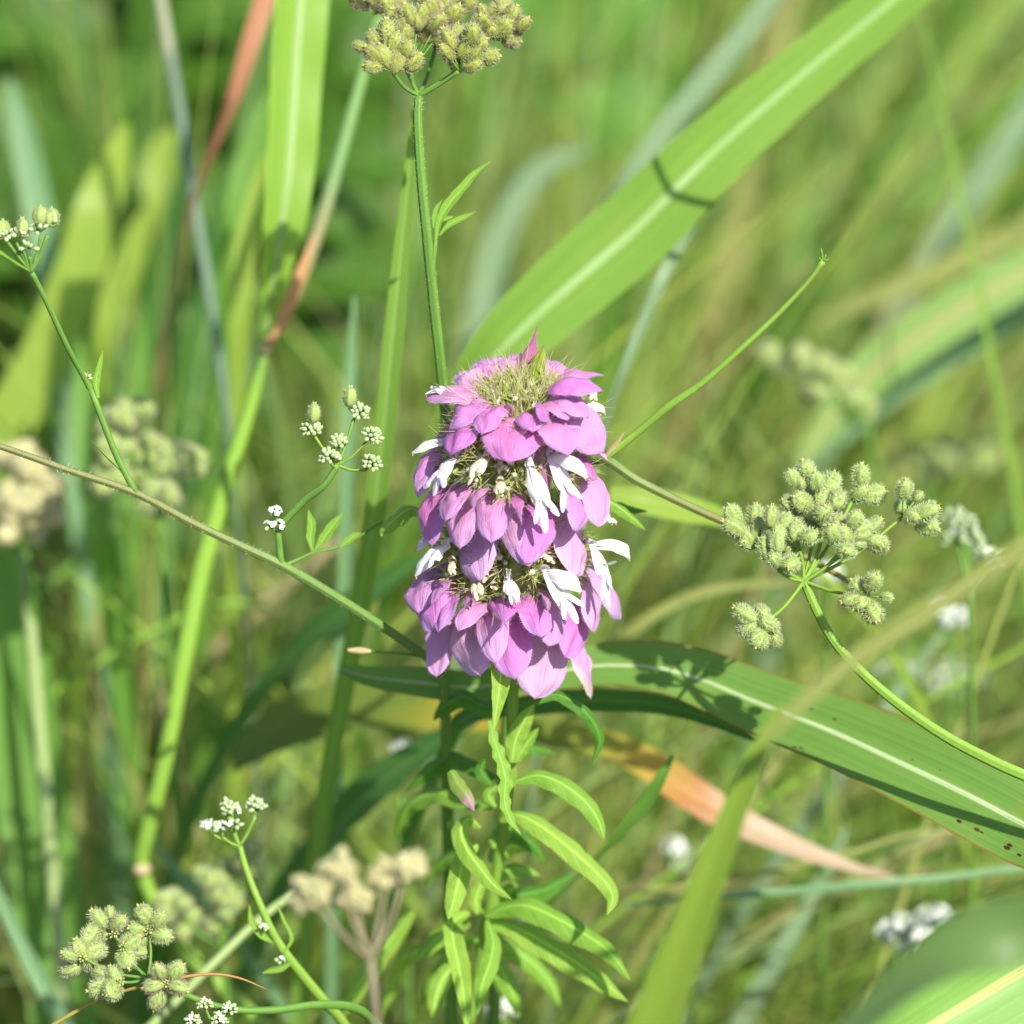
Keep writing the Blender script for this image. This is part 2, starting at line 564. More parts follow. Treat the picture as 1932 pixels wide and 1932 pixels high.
M['petal'] = petal_mat('petal', (0.78, 0.77, 0.74), (0.68, 0.66, 0.66))
M['petal_lilac'] = petal_mat('petal_lilac', (0.78, 0.70, 0.78), (0.66, 0.54, 0.74), spot=(0.42, 0.2, 0.5))
M['petal_old'] = petal_mat('petal_old', (0.72, 0.64, 0.46), (0.66, 0.56, 0.42))
M['flower_white'] = petal_mat('flower_white', (0.82, 0.82, 0.80), (0.74, 0.78, 0.70))


def plain(name, c1, c2, scale=8.0, transl=0.25, rough=0.5, bump=0.2):
    m, t, p, out = new_mat(name)
    tc = N(t, 'ShaderNodeTexCoord')
    nz = noise_tex(t, tc.outputs['Object'], scale, 3.0)
    c = mixc(t, ramp(t, nz, [(0.35, (0, 0, 0)), (0.68, (1, 1, 1))]), c1, c2)
    finish(t, p, out, c, transl, rough=rough, bump=nz, bstr=bump, bdist=0.02)
    return m


M['calyx'] = plain('calyx', (0.32, 0.40, 0.10), (0.42, 0.48, 0.16), 14, 0.3)
M['calyx_mouth'] = plain('calyx_mouth', (0.72, 0.72, 0.58), (0.62, 0.66, 0.5), 30, 0.3)
M['calyx_tooth'] = plain('calyx_tooth', (0.38, 0.44, 0.07), (0.42, 0.45, 0.13), 12, 0.4)
M['hair_pale'] = plain('hair_pale', (0.66, 0.66, 0.46), (0.68, 0.62, 0.52), 3, 0.5)
M['cilia'] = plain('cilia', (0.62, 0.46, 0.56), (0.58, 0.5, 0.5), 3, 0.5)
M['fruit'] = plain('fruit', (0.25, 0.30, 0.05), (0.32, 0.36, 0.09), 16, 0.25)
M['fruit_green'] = plain('fruit_green', (0.27, 0.37, 0.10), (0.34, 0.43, 0.14), 16, 0.25)
M['bristle'] = plain('bristle', (0.54, 0.60, 0.40), (0.57, 0.53, 0.44), 1.2, 0.5)
M['bristle_ruddy'] = plain('bristle_ruddy', (0.53, 0.45, 0.41), (0.53, 0.51, 0.40), 1.2, 0.5)
M['bristle_white'] = plain('bristle_white', (0.60, 0.69, 0.48), (0.56, 0.62, 0.46), 1.2, 0.5)
M['style_tip'] = plain('style_tip', (0.46, 0.46, 0.16), (0.52, 0.42, 0.2), 20, 0.2)
M['bud'] = plain('bud', (0.46, 0.56, 0.32), (0.37, 0.49, 0.22), 14, 0.3)
M['fruit_brown'] = plain('fruit_brown', (0.42, 0.40, 0.20), (0.48, 0.45, 0.25), 8, 0.2)


def bleaf_mat(name, c1, c2, edge=None):
    """beebalm leaf: rib, side veins, fine grain"""
    m, t, p, out = new_mat(name)
    uv, u, v = uvxy(t)
    au = math_(t, 'ABSOLUTE', math_(t, 'SUBTRACT', u, 0.5))
    nz = noise_tex(t, scaled(t, uv, (6, 14, 1)), 1.0, 4.0)
    c = mixc(t, ramp(t, nz, [(0.3, (0, 0, 0)), (0.7, (1, 1, 1))]), c1, c2)
    sv = math_(t, 'FRACT', math_(t, 'ADD', math_(t, 'MULTIPLY', v, 9.0), math_(t, 'MULTIPLY', au, -2.6)))
    sf = ramp(t, math_(t, 'ABSOLUTE', math_(t, 'SUBTRACT', sv, 0.5)), [(0.0, (1, 1, 1)), (0.09, (0, 0, 0))])
    c = mixc(t, math_(t, 'MULTIPLY', sf, 0.3), c, tuple(min(1, x * 1.5) for x in c2))
    rf = ramp(t, au, [(0.02, (1, 1, 1)), (0.05, (0, 0, 0))])
    c = mixc(t, math_(t, 'MULTIPLY', rf, 0.7), c, tuple(min(1, x * 1.8 + 0.02) for x in c2))
    if edge:
        ef = ramp(t, au, [(0.47, (0, 0, 0)), (0.495, (1, 1, 1))])
        c = mixc(t, math_(t, 'MULTIPLY', ef, 0.7), c, edge)
    hgt = math_(t, 'SUBTRACT', nz, math_(t, 'MULTIPLY', math_(t, 'MAXIMUM', sf, rf), 0.6))
    finish(t, p, out, c, 0.4, rough=0.45, bump=hgt, bstr=0.4, bdist=0.04)
    return m


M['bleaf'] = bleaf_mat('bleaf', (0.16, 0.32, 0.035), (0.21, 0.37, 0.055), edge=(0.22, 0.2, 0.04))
M['bleaf_dark'] = bleaf_mat('bleaf_dark', (0.06, 0.18, 0.018), (0.09, 0.22, 0.025))  # darker copy of the leaf, shade put into its colour
M['bleaf_lit'] = bleaf_mat('bleaf_lit', (0.21, 0.37, 0.045), (0.27, 0.42, 0.07), edge=(0.3, 0.22, 0.06))  # brighter copy of the leaf, sunlight put into its colour
M['bleaf_pinktip'] = blade_mat('bleaf_pinktip', (0.2, 0.32, 0.05), (0.2, 0.32, 0.05), veins=8, along=[(0, (0.17, 0.32, 0.04)), (0.5, (0.26, 0.33, 0.08)), (0.75, (0.5, 0.3, 0.36)), (1, (0.46, 0.2, 0.4))])
M['weed_leaf'] = bleaf_mat('weed_leaf', (0.085, 0.21, 0.03), (0.12, 0.26, 0.04))

# meadow: colour of each blade comes with its vertices
m, t, p, out = new_mat('meadow')
at = N(t, 'ShaderNodeAttribute', attribute_name='tint')
uv, u, v = uvxy(t)
nz = noise_tex(t, scaled(t, uv, (6, 3, 1)), 1.0, 2.0)
c = mixc(t, math_(t, 'MULTIPLY', nz, 0.45), at.outputs[0], (0.08, 0.15, 0.02))
finish(t, p, out, c, 0.36, rough=0.5, spec=0.2)
M['meadow'] = m
m, t, p, out = new_mat('soil')
tc = N(t, 'ShaderNodeTexCoord')
nz = noise_tex(t, tc.outputs['Object'], 0.5, 8.0, 0.7)
c = ramp(t, nz, [(0.3, (0.035, 0.028, 0.018)), (0.55, (0.075, 0.058, 0.035)), (0.75, (0.13, 0.105, 0.06))])
finish(t, p, out, c, 0.0, rough=0.9, bump=nz, bstr=0.8, bdist=1.0)
M['soil'] = m

# ------------------------------------------------------------------ ground
g = MB()
gx = np.concatenate([[-12000, -3000, -800, -400], np.linspace(-240, 240, 61), [400, 800, 3000, 12000]])
gy = np.concatenate([[-3000, -800, -300], np.linspace(-120, 520, 81), [900, 2000, 5000, 12000]])
vs = [(x, y, 1.6 * noise.noise(Vector((x * 0.03, y * 0.03, 0))) + 0.8 * noise.noise(Vector((x * 0.11, y * 0.11, 3))) - 1.0) for y in gy for x in gx]
fs = [(j * len(gx) + i, j * len(gx) + i + 1, (j + 1) * len(gx) + i + 1, (j + 1) * len(gx) + i) for j in range(len(gy) - 1) for i in range(len(gx) - 1)]
g.add(vs, fs)
tag(g.build('ground', M['soil']), 'dark brown soil under the meadow grass', kind='structure')


# ------------------------------------------------------------------ the meadow behind (uncountable grass)
def meadow(n, seed, name, label, xr, yr, hr, wr, palette, lean_fn, limit, tufts=0):
    rnd = random.Random(seed)
    cen = []
    for k in range(tufts):
        y = yr[0] + (yr[1] - yr[0]) * rnd.random() ** 1.2
        half = xr + 0.16 * max(0, y)
        x = rnd.uniform(-half, half)
        cen.append((x, y, lean_fn(rnd, x, y), rnd.choice(palette), rnd.uniform(0.7, 1.2)))
    mb = MB()
    made = 0
    tries = 0
    while made < n and tries < n * 6:
        tries += 1
        y = yr[0] + (yr[1] - yr[0]) * rnd.random() ** 1.2
        half = xr + 0.16 * max(0, y)
        x = rnd.uniform(-half, half)
        tf = rnd.choice(cen) if cen and rnd.random() < 0.85 else None
        if tf:
            x, y = rnd.gauss(tf[0], 1.8), rnd.gauss(tf[1], 1.8)
            if y < yr[0]:
                continue
        h = rnd.uniform(*hr) * (tf[4] if tf else 1)
        wd = rnd.uniform(*wr) * rnd.choice((0.6, 1, 1, 1.5))
        az, ln = lean_fn(rnd, x, y)
        if tf:
            az, ln = tf[2][0] + rnd.gauss(0, 0.5), tf[2][1] * rnd.uniform(0.5, 1.4)
        dirh = Vector((math.cos(az), math.sin(az), 0))
        pts = []
        for i in range(8):
            s = i / 7
            pts.append(Vector((x, y, -1)) + dirh * (h * ln * (s ** 1.7)) + Vector((0, 0, 1)) * ((h + 1) * (s - 0.35 * ln * s * s * s)))
        bad = False
        for q in pts[2:]:
            pr = project(q)
            if pr and -60 < pr[0] < 1992 and -60 < pr[1] < 1992 and pr[2] < limit(pr[0], pr[1]):
                bad = True
                break
        if bad:
            continue
        made += 1
        c = tf[3] if tf and rnd.random() < 0.6 else rnd.choice(palette)
        k = rnd.uniform(0.75, 1.25)
        mb.col = tuple(min(1, max(0, a * k * rnd.uniform(0.9, 1.1))) for a in c)
        fa = Vector((rnd.uniform(-1, 1), rnd.uniform(-1, 0.2), rnd.uniform(-0.2, 0.8)))
        mb.ribbon(pts, [wd * 0.6, wd * 0.9, wd, wd, wd * 0.9, wd * 0.7, wd * 0.45, 0.02], fa, n=9, nw=2, fold=0.25)
    o = mb.build(name, M['meadow'])
    return tag(o, label, 'grass', kind='stuff')


def lean_right(rnd, x, y):
    if x > 2:
        return rnd.gauss(0.1, 0.55), rnd.uniform(0.5, 1.4)
    return rnd.uniform(0, 6.28), rnd.uniform(0.05, 0.45)


def lean_any(rnd, x, y):
    return rnd.uniform(0, 6.28), rnd.uniform(0.15, 0.9)


PAL = [(0.20, 0.32, 0.05), (0.25, 0.37, 0.06), (0.15, 0.30, 0.035), (0.09, 0.22, 0.025), (0.30, 0.38, 0.07), (0.22, 0.34, 0.12), (0.20, 0.32, 0.11), (0.26, 0.38, 0.09),
       (0.36, 0.38, 0.10), (0.38, 0.31, 0.14), (0.11, 0.25, 0.035)]
PALD = [(0.06, 0.16, 0.025), (0.09, 0.20, 0.03), (0.13, 0.24, 0.05), (0.16, 0.24, 0.06), (0.20, 0.27, 0.09), (0.28, 0.22, 0.12)]  # low grass palette, its dark greens carry the deep shade between stems
lim_main = lambda x, y: 17 if x > 900 else 26


def lean_tangle(rnd, x, y):
    if x > 1:
        return rnd.gauss(0.0, 0.7) if rnd.random() < 0.7 else rnd.uniform(0, 6.28), rnd.uniform(0.4, 2.2)
    return rnd.uniform(0, 6.28), rnd.uniform(0.1, 1.0)


PALT = [(0.24, 0.37, 0.06), (0.29, 0.40, 0.07), (0.20, 0.35, 0.05), (0.34, 0.42, 0.09), (0.27, 0.39, 0.15), (0.24, 0.36, 0.14), (0.40, 0.41, 0.12), (0.44, 0.36, 0.18), (0.14, 0.28, 0.04)]
meadow(4200, 3, 'meadow_grass', 'tall green and olive meadow grass filling the space behind the flowers', 16, (14, 240), (16, 44), (0.3, 0.7), PAL, lean_right, lim_main, tufts=230)
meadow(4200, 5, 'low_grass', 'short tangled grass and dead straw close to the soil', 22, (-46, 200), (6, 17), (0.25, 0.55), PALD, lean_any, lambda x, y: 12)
meadow(8500, 17, 'thin_grass', 'fine tangled bright grass leaves and straw crossing each other behind the flowers', 18, (4, 55), (12, 44), (0.07, 0.22), PALT, lean_tangle,
       lambda x, y: 8.5 if x > 1000 else 13, tufts=260)
meadow(3200, 23, 'outer_grass', 'coarse green grass spreading wide on both sides of the flowers', 95, (10, 230), (14, 36), (0.4, 0.9), PAL, lean_any, lim_main, tufts=160)
meadow(2200, 9, 'far_grass', 'far grass at the back of the meadow', 60, (200, 520), (25, 55), (0.8, 1.8), PAL, lean_right, lim_main)


# ------------------------------------------------------------------ grass plants traced one by one
def ground_tail(pts, run=0.35):
    """carry a line on down to the soil from its last point (two more points)"""
    a, b = Vector(pts[-2]), Vector(pts[-1])
    dr = (b - a).normalized()
    q1 = b + dr * 4.0 + Vector((0, 0, -2.0))
    hz = Vector((dr.x, dr.y, 0))
    q2 = Vector((q1.x + hz.x * b.z * run * 0.4, q1.y + hz.y * b.z * run * 0.4, -1.5))
    return [q1, q2]


CAMV = -FWD


def blade(label, line, mat, face=None, fold=0.25, roll=None, n=40, nw=8, to_ground=True, rib=None, name='grass_plant', group=None,
          run=0.3, wave=0.0, jag=0.0, shift=0.0, wrin=0.0, curl=0.0):
    """line: (x, y, depth, width in px) from tip to base"""
    pts = [P(x, y, d) for x, y, d, w_ in line]
    ws = [w_ / PX * (D + d) / D for x, y, d, w_ in line]
    root = pts[-1]
    if to_ground and pts[-1].z > 1:
        tail = ground_tail(pts, run)
        pts += tail
        ws += [ws[-1] * 0.9, ws[-1] * 0.6]
        root = tail[-1]
    if face is None:
        face = (CAMV + SUN * 0.6).normalized()
    if isinstance(face, list):
        face = face + [face[-1]] * (len(pts) - len(face))
    if isinstance(roll, list):
        roll = roll + [roll[-1]] * (len(pts) - len(roll))
    th = thing(name, label, 'grass plant', (root.x, root.y, max(0, root.z)), group)
    mb = MB()
    nn = n + (12 if to_ground else 0)
    vs, r = mb.ribbon(pts, ws, face, n=nn, nw=nw, fold=fold, roll=roll, wave=wave, jag=jag, shift=shift, wrin=wrin, cup=curl)
    mb.build('lamina', M[mat], th)
    if rib:
        c = nw // 2
        rb = MB()
        line3 = [Vector(vs[i * r + c]) for i in range(0, nn, 3)]
        ww = np.interp(np.linspace(0, 1, len(line3)), np.linspace(0, 1, len(ws)), ws)
        rb.tube(line3, [max(0.006, x * rib[1]) for x in ww], ns=6, n=len(line3) * 2)
        rb.build('midrib', M[rib[0]], th)
    return th


def stalk(label, line, mat, name='grass_plant', to_ground=True, ns=10, cat='grass plant', run=0.2, nodes=(), nodemat='straw'):
    pts = [P(x, y, d) for x, y, d, w_ in line]
    rs = [w_ / PX * (D + d) / D / 2 for x, y, d, w_ in line]
    root = pts[-1]
    if to_ground:
        tail = ground_tail(pts, run)
        pts += tail
        rs += [rs[-1], rs[-1]]
        root = tail[-1]
    th = thing(name, label, cat, (root.x, root.y, max(0, root.z)))
    mb = MB()
    mb.tube(pts, rs, ns=ns, n=8 * len(pts))
    mb.build('culm', M[mat], th)
    for (x, y, d, w_) in nodes:
        q = P(x, y, d)
        nb = MB()
        nb.ball(q, w_ / PX / 2, w_ / PX / 2, w_ / PX * 0.38)
        nb.build('node', M[nodemat], th)
    return th


M['rib_white'] = stem_mat('rib_white', (0.42, 0.52, 0.28), (0.48, 0.56, 0.34), transl=0.25)
M['rib_pale'] = stem_mat('rib_pale', (0.27, 0.40, 0.13), (0.32, 0.44, 0.17), transl=0.25)
M['rib_yellow'] = stem_mat('rib_yellow', (0.48, 0.5, 0.16), (0.5, 0.52, 0.2), transl=0.25)

# G1: broad blade leaning up to the right behind the flower
blade('broad bright green grass blade with pale rib rising diagonally behind the purple flower head',
      [(1790, -90, 9, 105), (1660, 20, 8.6, 112), (1520, 135, 8, 125), (1380, 255, 7.4, 140), (1300, 330, 7, 150), (1200, 430, 6.8, 165), (1090, 525, 6.5, 165),
       (1000, 605, 6.3, 150), (935, 672, 6.2, 128), (860, 780, 6.6, 84), (790, 930, 7.6, 56), (740, 1080, 9, 44), (700, 1240, 11, 36)],
      'blade_fresh', fold=0.42, rib=('rib_pale', 0.013), n=60, face=(CAMV * 0.9 + SUN * 0.3 + RT * 0.25 + UP * 0.15), wave=0.06)
# G2: spotted blade at the right
blade('wide spotted grass blade with white midrib and rust edge under the seed heads',
      [(640, 1262, 3.4, 16), (690, 1276, 3.4, 40), (790, 1288, 3.3, 60), (900, 1296, 3.2, 66), (1010, 1276, 3.1, 74), (1130, 1256, 3.1, 88), (1250, 1262, 3.0, 104), (1330, 1285, 2.9, 118),
       (1420, 1322, 2.6, 134), (1560, 1376, 2.0, 158), (1700, 1440, 1.4, 172), (1830, 1502, 0.9, 180), (1960, 1570, 0.4, 180), (2140, 1660, -0.6, 170), (2300, 1800, 0, 150)],
      'blade_spotted', fold=0.16, rib=('rib_white', 0.015), n=90, nw=10, face=(CAMV * 0.75 + SUN * 0.45 + UP * 0.3), wave=0.10, run=0.5)
# a second blade just under it
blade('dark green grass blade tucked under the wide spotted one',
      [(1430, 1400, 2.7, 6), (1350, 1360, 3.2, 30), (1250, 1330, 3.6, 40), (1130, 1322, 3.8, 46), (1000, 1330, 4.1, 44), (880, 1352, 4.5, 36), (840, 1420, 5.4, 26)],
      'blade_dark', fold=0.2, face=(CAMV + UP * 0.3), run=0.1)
# G3 blade on the stalk + S1
st = stalk('tall yellow green grass stalk with a brown sheath and one white ribbed upright leaf',
           [(716, 30, 9.5, 18), (690, 120, 9.3, 22), (640, 300, 8.8, 27), (602, 430, 8.4, 28), (545, 580, 8, 26), (502, 655, 7.8, 24), (480, 740, 7.8, 26), (430, 900, 7.8, 36),
            (384, 1060, 7.8, 38), (345, 1250, 7.8, 36), (310, 1440, 8, 32), (280, 1560, 8.3, 34), (268, 1645, 8.6, 30), (350, 1790, 8.8, 30), (485, 1925, 9, 30), (600, 2030, 9.6, 28)],
           'stalk', nodes=[(268, 1640, 8.5, 44), (500, 658, 7.7, 32)])
mb = MB()
mb.ribbon([P(592, 445, 8.2), P(560, 540, 7.7), P(528, 615, 7.6), P(505, 650, 7.6)], [0.05, 0.24, 0.3, 0.2], CAMV + RT * 0.4, n=14, fold=-0.5)
mb.build('sheath', blade_mat('sheath_brown', (0.34, 0.2, 0.08), (0.42, 0.26, 0.1), veins=6), st)
mb = MB()
bl = [(575, -110, 7.8, 105), (566, 0, 7.6, 112), (556, 130, 7.4, 108), (549, 250, 7.2, 104), (541, 350, 7, 98), (528, 450, 7, 80), (514, 540, 7.2, 50), (503, 610, 7.5, 30), (497, 655, 7.7, 22)]
vs, r = mb.ribbon([P(x, y, d) for x, y, d, w_ in bl], [w_ / PX * (D + d) / D for x, y, d, w_ in bl], (CAMV + RT * 0.35 + SUN * 0.2), n=50, nw=8, fold=0.3, wave=0.05)
mb.build('leaf_blade', M['blade_lit'], st)
rb = MB()
rb.tube([Vector(vs[i * r + 4]) for i in range(0, 50, 3)], 0.035, ns=6)
rb.build('midrib', M['rib_pale'], st)
# S2, S3
stalk('thin bluish grey grass stalk with a straw coloured top beside the salmon red leaf',
      [(292, -60, 15, 22), (318, 90, 15, 23), (342, 230, 14.6, 23), (372, 420, 14.2, 22), (402, 600, 14, 21), (422, 740, 14, 18), (436, 860, 14.3, 14), (446, 960, 14.8, 12)], 'stalk_grey')
blade('salmon red dying grass leaf standing behind the grey stalk', [(512, -60, 12, 46), (496, 0, 12, 42), (468, 90, 12, 38), (440, 180, 12.2, 30), (405, 265, 12.8, 22), (376, 340, 13.4, 14), (350, 430, 14.4, 10)],
      'blade_dead', fold=0.3, face=CAMV + RT * 0.5)
# G4
blade('long narrow grass blade standing upright against the seed head stem',
      [(786, 165, 2.6, 6), (780, 230, 2.7, 16), (771, 330, 2.9, 27), (757, 470, 3.2, 38), (742, 620, 3.5, 44), (724, 800, 4, 48), (706, 960, 4.6, 46), (676, 1150, 5.6, 44), (640, 1340, 6.6, 42), (606, 1540, 7.6, 38)],
      'blade_fresh', fold=0.5, face=(CAMV + RT * 0.2 + SUN * 0.2), n=50)
blade('dull bluish grass blade beside the long upright one', [(668, 560, 9, 6), (662, 700, 9, 22), (655, 880, 9, 26), (650, 1080, 9.4, 28), (640, 1300, 10, 28)], 'blade_blue', fold=0.3)
# left clump: broad soft blades
LB = [
    ('wide yellow green grass blade with a bent tip behind the white budded sprig', [(240, 232, 19, 8), (222, 290, 18.6, 50), (188, 380, 18, 84), (160, 480, 18, 92), (120, 590, 18, 96), (62, 720, 18, 98), (-20, 850, 18, 100), (-100, 980, 18, 90)], 'blade_yellowgreen', (CAMV + SUN * 0.8)),
    ('long pale bluish grass blade crossing behind the white budded sprig', [(18, 150, 20, 10), (40, 240, 20, 46), (72, 400, 20, 58), (104, 560, 20, 66), (128, 720, 20, 72), (150, 880, 20, 74), (172, 1040, 20, 66), (190, 1200, 20, 56)], 'blade_blue', (CAMV + SUN * 0.6)),
    ('short light yellow green grass blade beside the wide bent tipped one', [(276, 390, 21, 8), (262, 440, 21, 44), (240, 500, 21, 58), (214, 570, 21, 56), (196, 650, 21, 48), (186, 740, 21.5, 38)], 'blade_yellowgreen', (CAMV * 0.6 + SUN + UP * 0.3)),
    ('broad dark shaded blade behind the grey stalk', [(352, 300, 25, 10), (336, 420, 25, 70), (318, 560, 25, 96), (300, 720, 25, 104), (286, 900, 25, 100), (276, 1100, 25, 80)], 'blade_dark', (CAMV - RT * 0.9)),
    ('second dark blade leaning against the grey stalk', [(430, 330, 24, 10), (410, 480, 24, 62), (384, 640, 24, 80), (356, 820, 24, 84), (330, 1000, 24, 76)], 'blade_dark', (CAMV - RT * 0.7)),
    ('soft green blade slanting between grey stalk and tall stalk', [(540, 120, 16, 8), (505, 210, 16, 40), (470, 310, 16, 58), (448, 420, 16, 62), (430, 540, 16.4, 48), (418, 640, 17, 30)], 'blade_plain', (CAMV + SUN * 0.5)),
    ('narrow yellow green grass blade touching the edge of the white ribbed upright leaf', [(500, 290, 14, 6), (478, 380, 14, 34), (460, 480, 14, 44), (452, 600, 14, 40), (448, 740, 14.4, 30)], 'blade_yellowgreen', (CAMV + SUN * 0.7)),
    ('short blunt bright grass blade between the bent tipped blade and the grey stalk', [(330, 240, 27, 10), (312, 280, 27, 60), (300, 330, 27, 74), (300, 400, 27, 44), (306, 480, 27.5, 24)], 'blade_yellowgreen', (CAMV + SUN)),
    ('light blade rising at the foot of the budded sprig', [(150, 640, 15, 8), (158, 760, 15, 46), (170, 880, 15, 56), (186, 1000, 15, 52), (204, 1120, 15.5, 44)], 'blade_plain', (CAMV + SUN * 0.8)),
    ('triangular green grass blade behind the cream seed heads under the stem fork', [(268, 560, 23, 6), (262, 660, 23, 40), (256, 760, 23, 64), (252, 860, 23, 78), (250, 980, 23, 80)], 'blade_plain', (CAMV + SUN * 0.4)),
    ('very wide grass green blade with a pale stalk running up before it', [(-20, 900, 14, 60), (4, 1060, 14, 110), (24, 1220, 14, 130), (44, 1380, 14, 138), (68, 1560, 14, 140), (96, 1740, 14, 136), (124, 1960, 14, 130)], 'blade_plain', (CAMV + SUN * 0.5)),
    ('yellowing narrow grass blade beside the very wide green one', [(186, 1100, 17, 6), (180, 1240, 17, 30), (172, 1380, 17, 40), (160, 1520, 17, 38), (150, 1680, 17, 30)], 'blade_olive', (CAMV + SUN * 0.5)),
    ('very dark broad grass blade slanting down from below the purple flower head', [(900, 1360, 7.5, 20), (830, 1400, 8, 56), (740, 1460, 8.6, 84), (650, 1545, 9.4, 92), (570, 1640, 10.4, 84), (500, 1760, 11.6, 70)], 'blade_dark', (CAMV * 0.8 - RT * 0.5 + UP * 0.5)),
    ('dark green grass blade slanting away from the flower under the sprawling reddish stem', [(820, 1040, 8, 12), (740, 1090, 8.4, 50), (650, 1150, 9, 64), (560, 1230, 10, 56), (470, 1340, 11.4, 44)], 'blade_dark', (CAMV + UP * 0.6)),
]
for lab, line, mat, fc in LB:
    blade(lab, line, mat, face=fc, fold=0.18, wave=0.1, n=36)
stalk('pale green grass stalk running up in front of the very wide blade', [(36, 980, 12.6, 14), (52, 1120, 12.6, 20), (68, 1300, 12.6, 24), (84, 1480, 12.6, 25), (102, 1680, 12.6, 26), (128, 1960, 12.8, 26)], 'stalk_pale')
stalk('thin olive grass stem arching low behind the long seed stem', [(520, 1150, 15, 10), (430, 1138, 15, 14), (330, 1172, 15, 16), (220, 1228, 15, 16), (110, 1300, 15, 16), (0, 1390, 15, 16), (-90, 1470, 15, 16)], 'stem_bright')
stalk('olive grass stem slanting up beneath the brown seed cluster', [(250, 955, 19, 12), (170, 1040, 19, 16), (80, 1110, 19, 18), (-30, 1190, 19, 18)], 'stem_green')
blade('thin blue green grass blade slanting at the foot of the pale stalk', [(-40, 1600, 9, 12), (20, 1740, 9, 26), (70, 1840, 9, 32), (130, 1960, 9, 34)], 'blade_blue', fold=0.3)
stalk('straight pale stem crossing behind the fruit clusters with the red awn', [(640, 1640, 6, 12), (520, 1710, 5.6, 16), (400, 1820, 5.2, 18), (280, 1940, 5, 18), (180, 2030, 5, 18)], 'stalk_pale')
blade('thin blue grass leaf falling behind the stalk node', [(290, 1590, 11, 8), (340, 1650, 11, 24), (400, 1720, 11, 26), (460, 1790, 11.4, 24)], 'blade_blue', fold=0.3)

# right and front blades
blade('bright green grass blade standing before the spotted blade and the dying leaf',
      [(1475, 1325, -7.6, 10), (1442, 1395, -7.8, 30), (1402, 1490, -8.2, 50), (1360, 1600, -8.6, 66), (1316, 1720, -9, 80), (1272, 1840, -9.4, 96), (1222, 1980, -9.8, 110)],
      'blade_front', face=(CAMV * 0.8 - RT * 0.45), fold=0.12, n=40)
blade('thin olive grass blade passing slantwise in front of the spotted blade',
      [(1440, 1400, -13, 10), (1530, 1310, -13, 30), (1640, 1225, -13, 34), (1790, 1125, -13, 34), (1960, 1015, -13, 32), (2120, 930, -13, 30)],
      'blade_olive', face=CAMV + SUN * 0.3, fold=0.2, run=0.9)
blade('broad dull green grass blade arching over the yellow ribbed one',
      [(1560, 1990, -13, 70), (1640, 1915, -13, 96), (1730, 1838, -13, 118), (1830, 1782, -13, 128), (1950, 1748, -13, 132), (2080, 1740, -13, 130), (2250, 1790, -13, 120)],
      'blade_shade', face=(CAMV * 0.5 - SUN * 0.4 - RT * 0.5), fold=0.1, run=0.4)
blade('broad light green grass blade with a yellow rib under an arching dull blade',
      [(1630, 2010, -2.4, 150), (1740, 1945, -2.4, 200), (1840, 1885, -2.2, 225), (1950, 1820, -2, 235), (2080, 1760, -2, 230), (2200, 1740, -2, 220)],
      'blade_yellowrib', face=(CAMV + SUN * 0.5), fold=0.22, rib=('rib_yellow', 0.018), run=0.4)
blade('dying grass leaf turning from green through yellow to tan below the flower',
      [(440, 1440, 10, 50), (560, 1362, 9.6, 110), (680, 1335, 9.3, 128), (800, 1335, 9, 116), (920, 1352, 8.8, 84), (1020, 1384, 8.6, 62), (1110, 1398, 8.3, 60), (1200, 1432, 8, 68), (1300, 1498, 7.8, 72),
       (1400, 1556, 7.8, 64), (1500, 1600, 7.9, 44), (1600, 1634, 8, 24), (1690, 1656, 8.2, 6)],
      'blade_dying', face=(CAMV * 0.8 + UP * 0.5), fold=0.25, to_ground=False, n=70, wave=0.12)
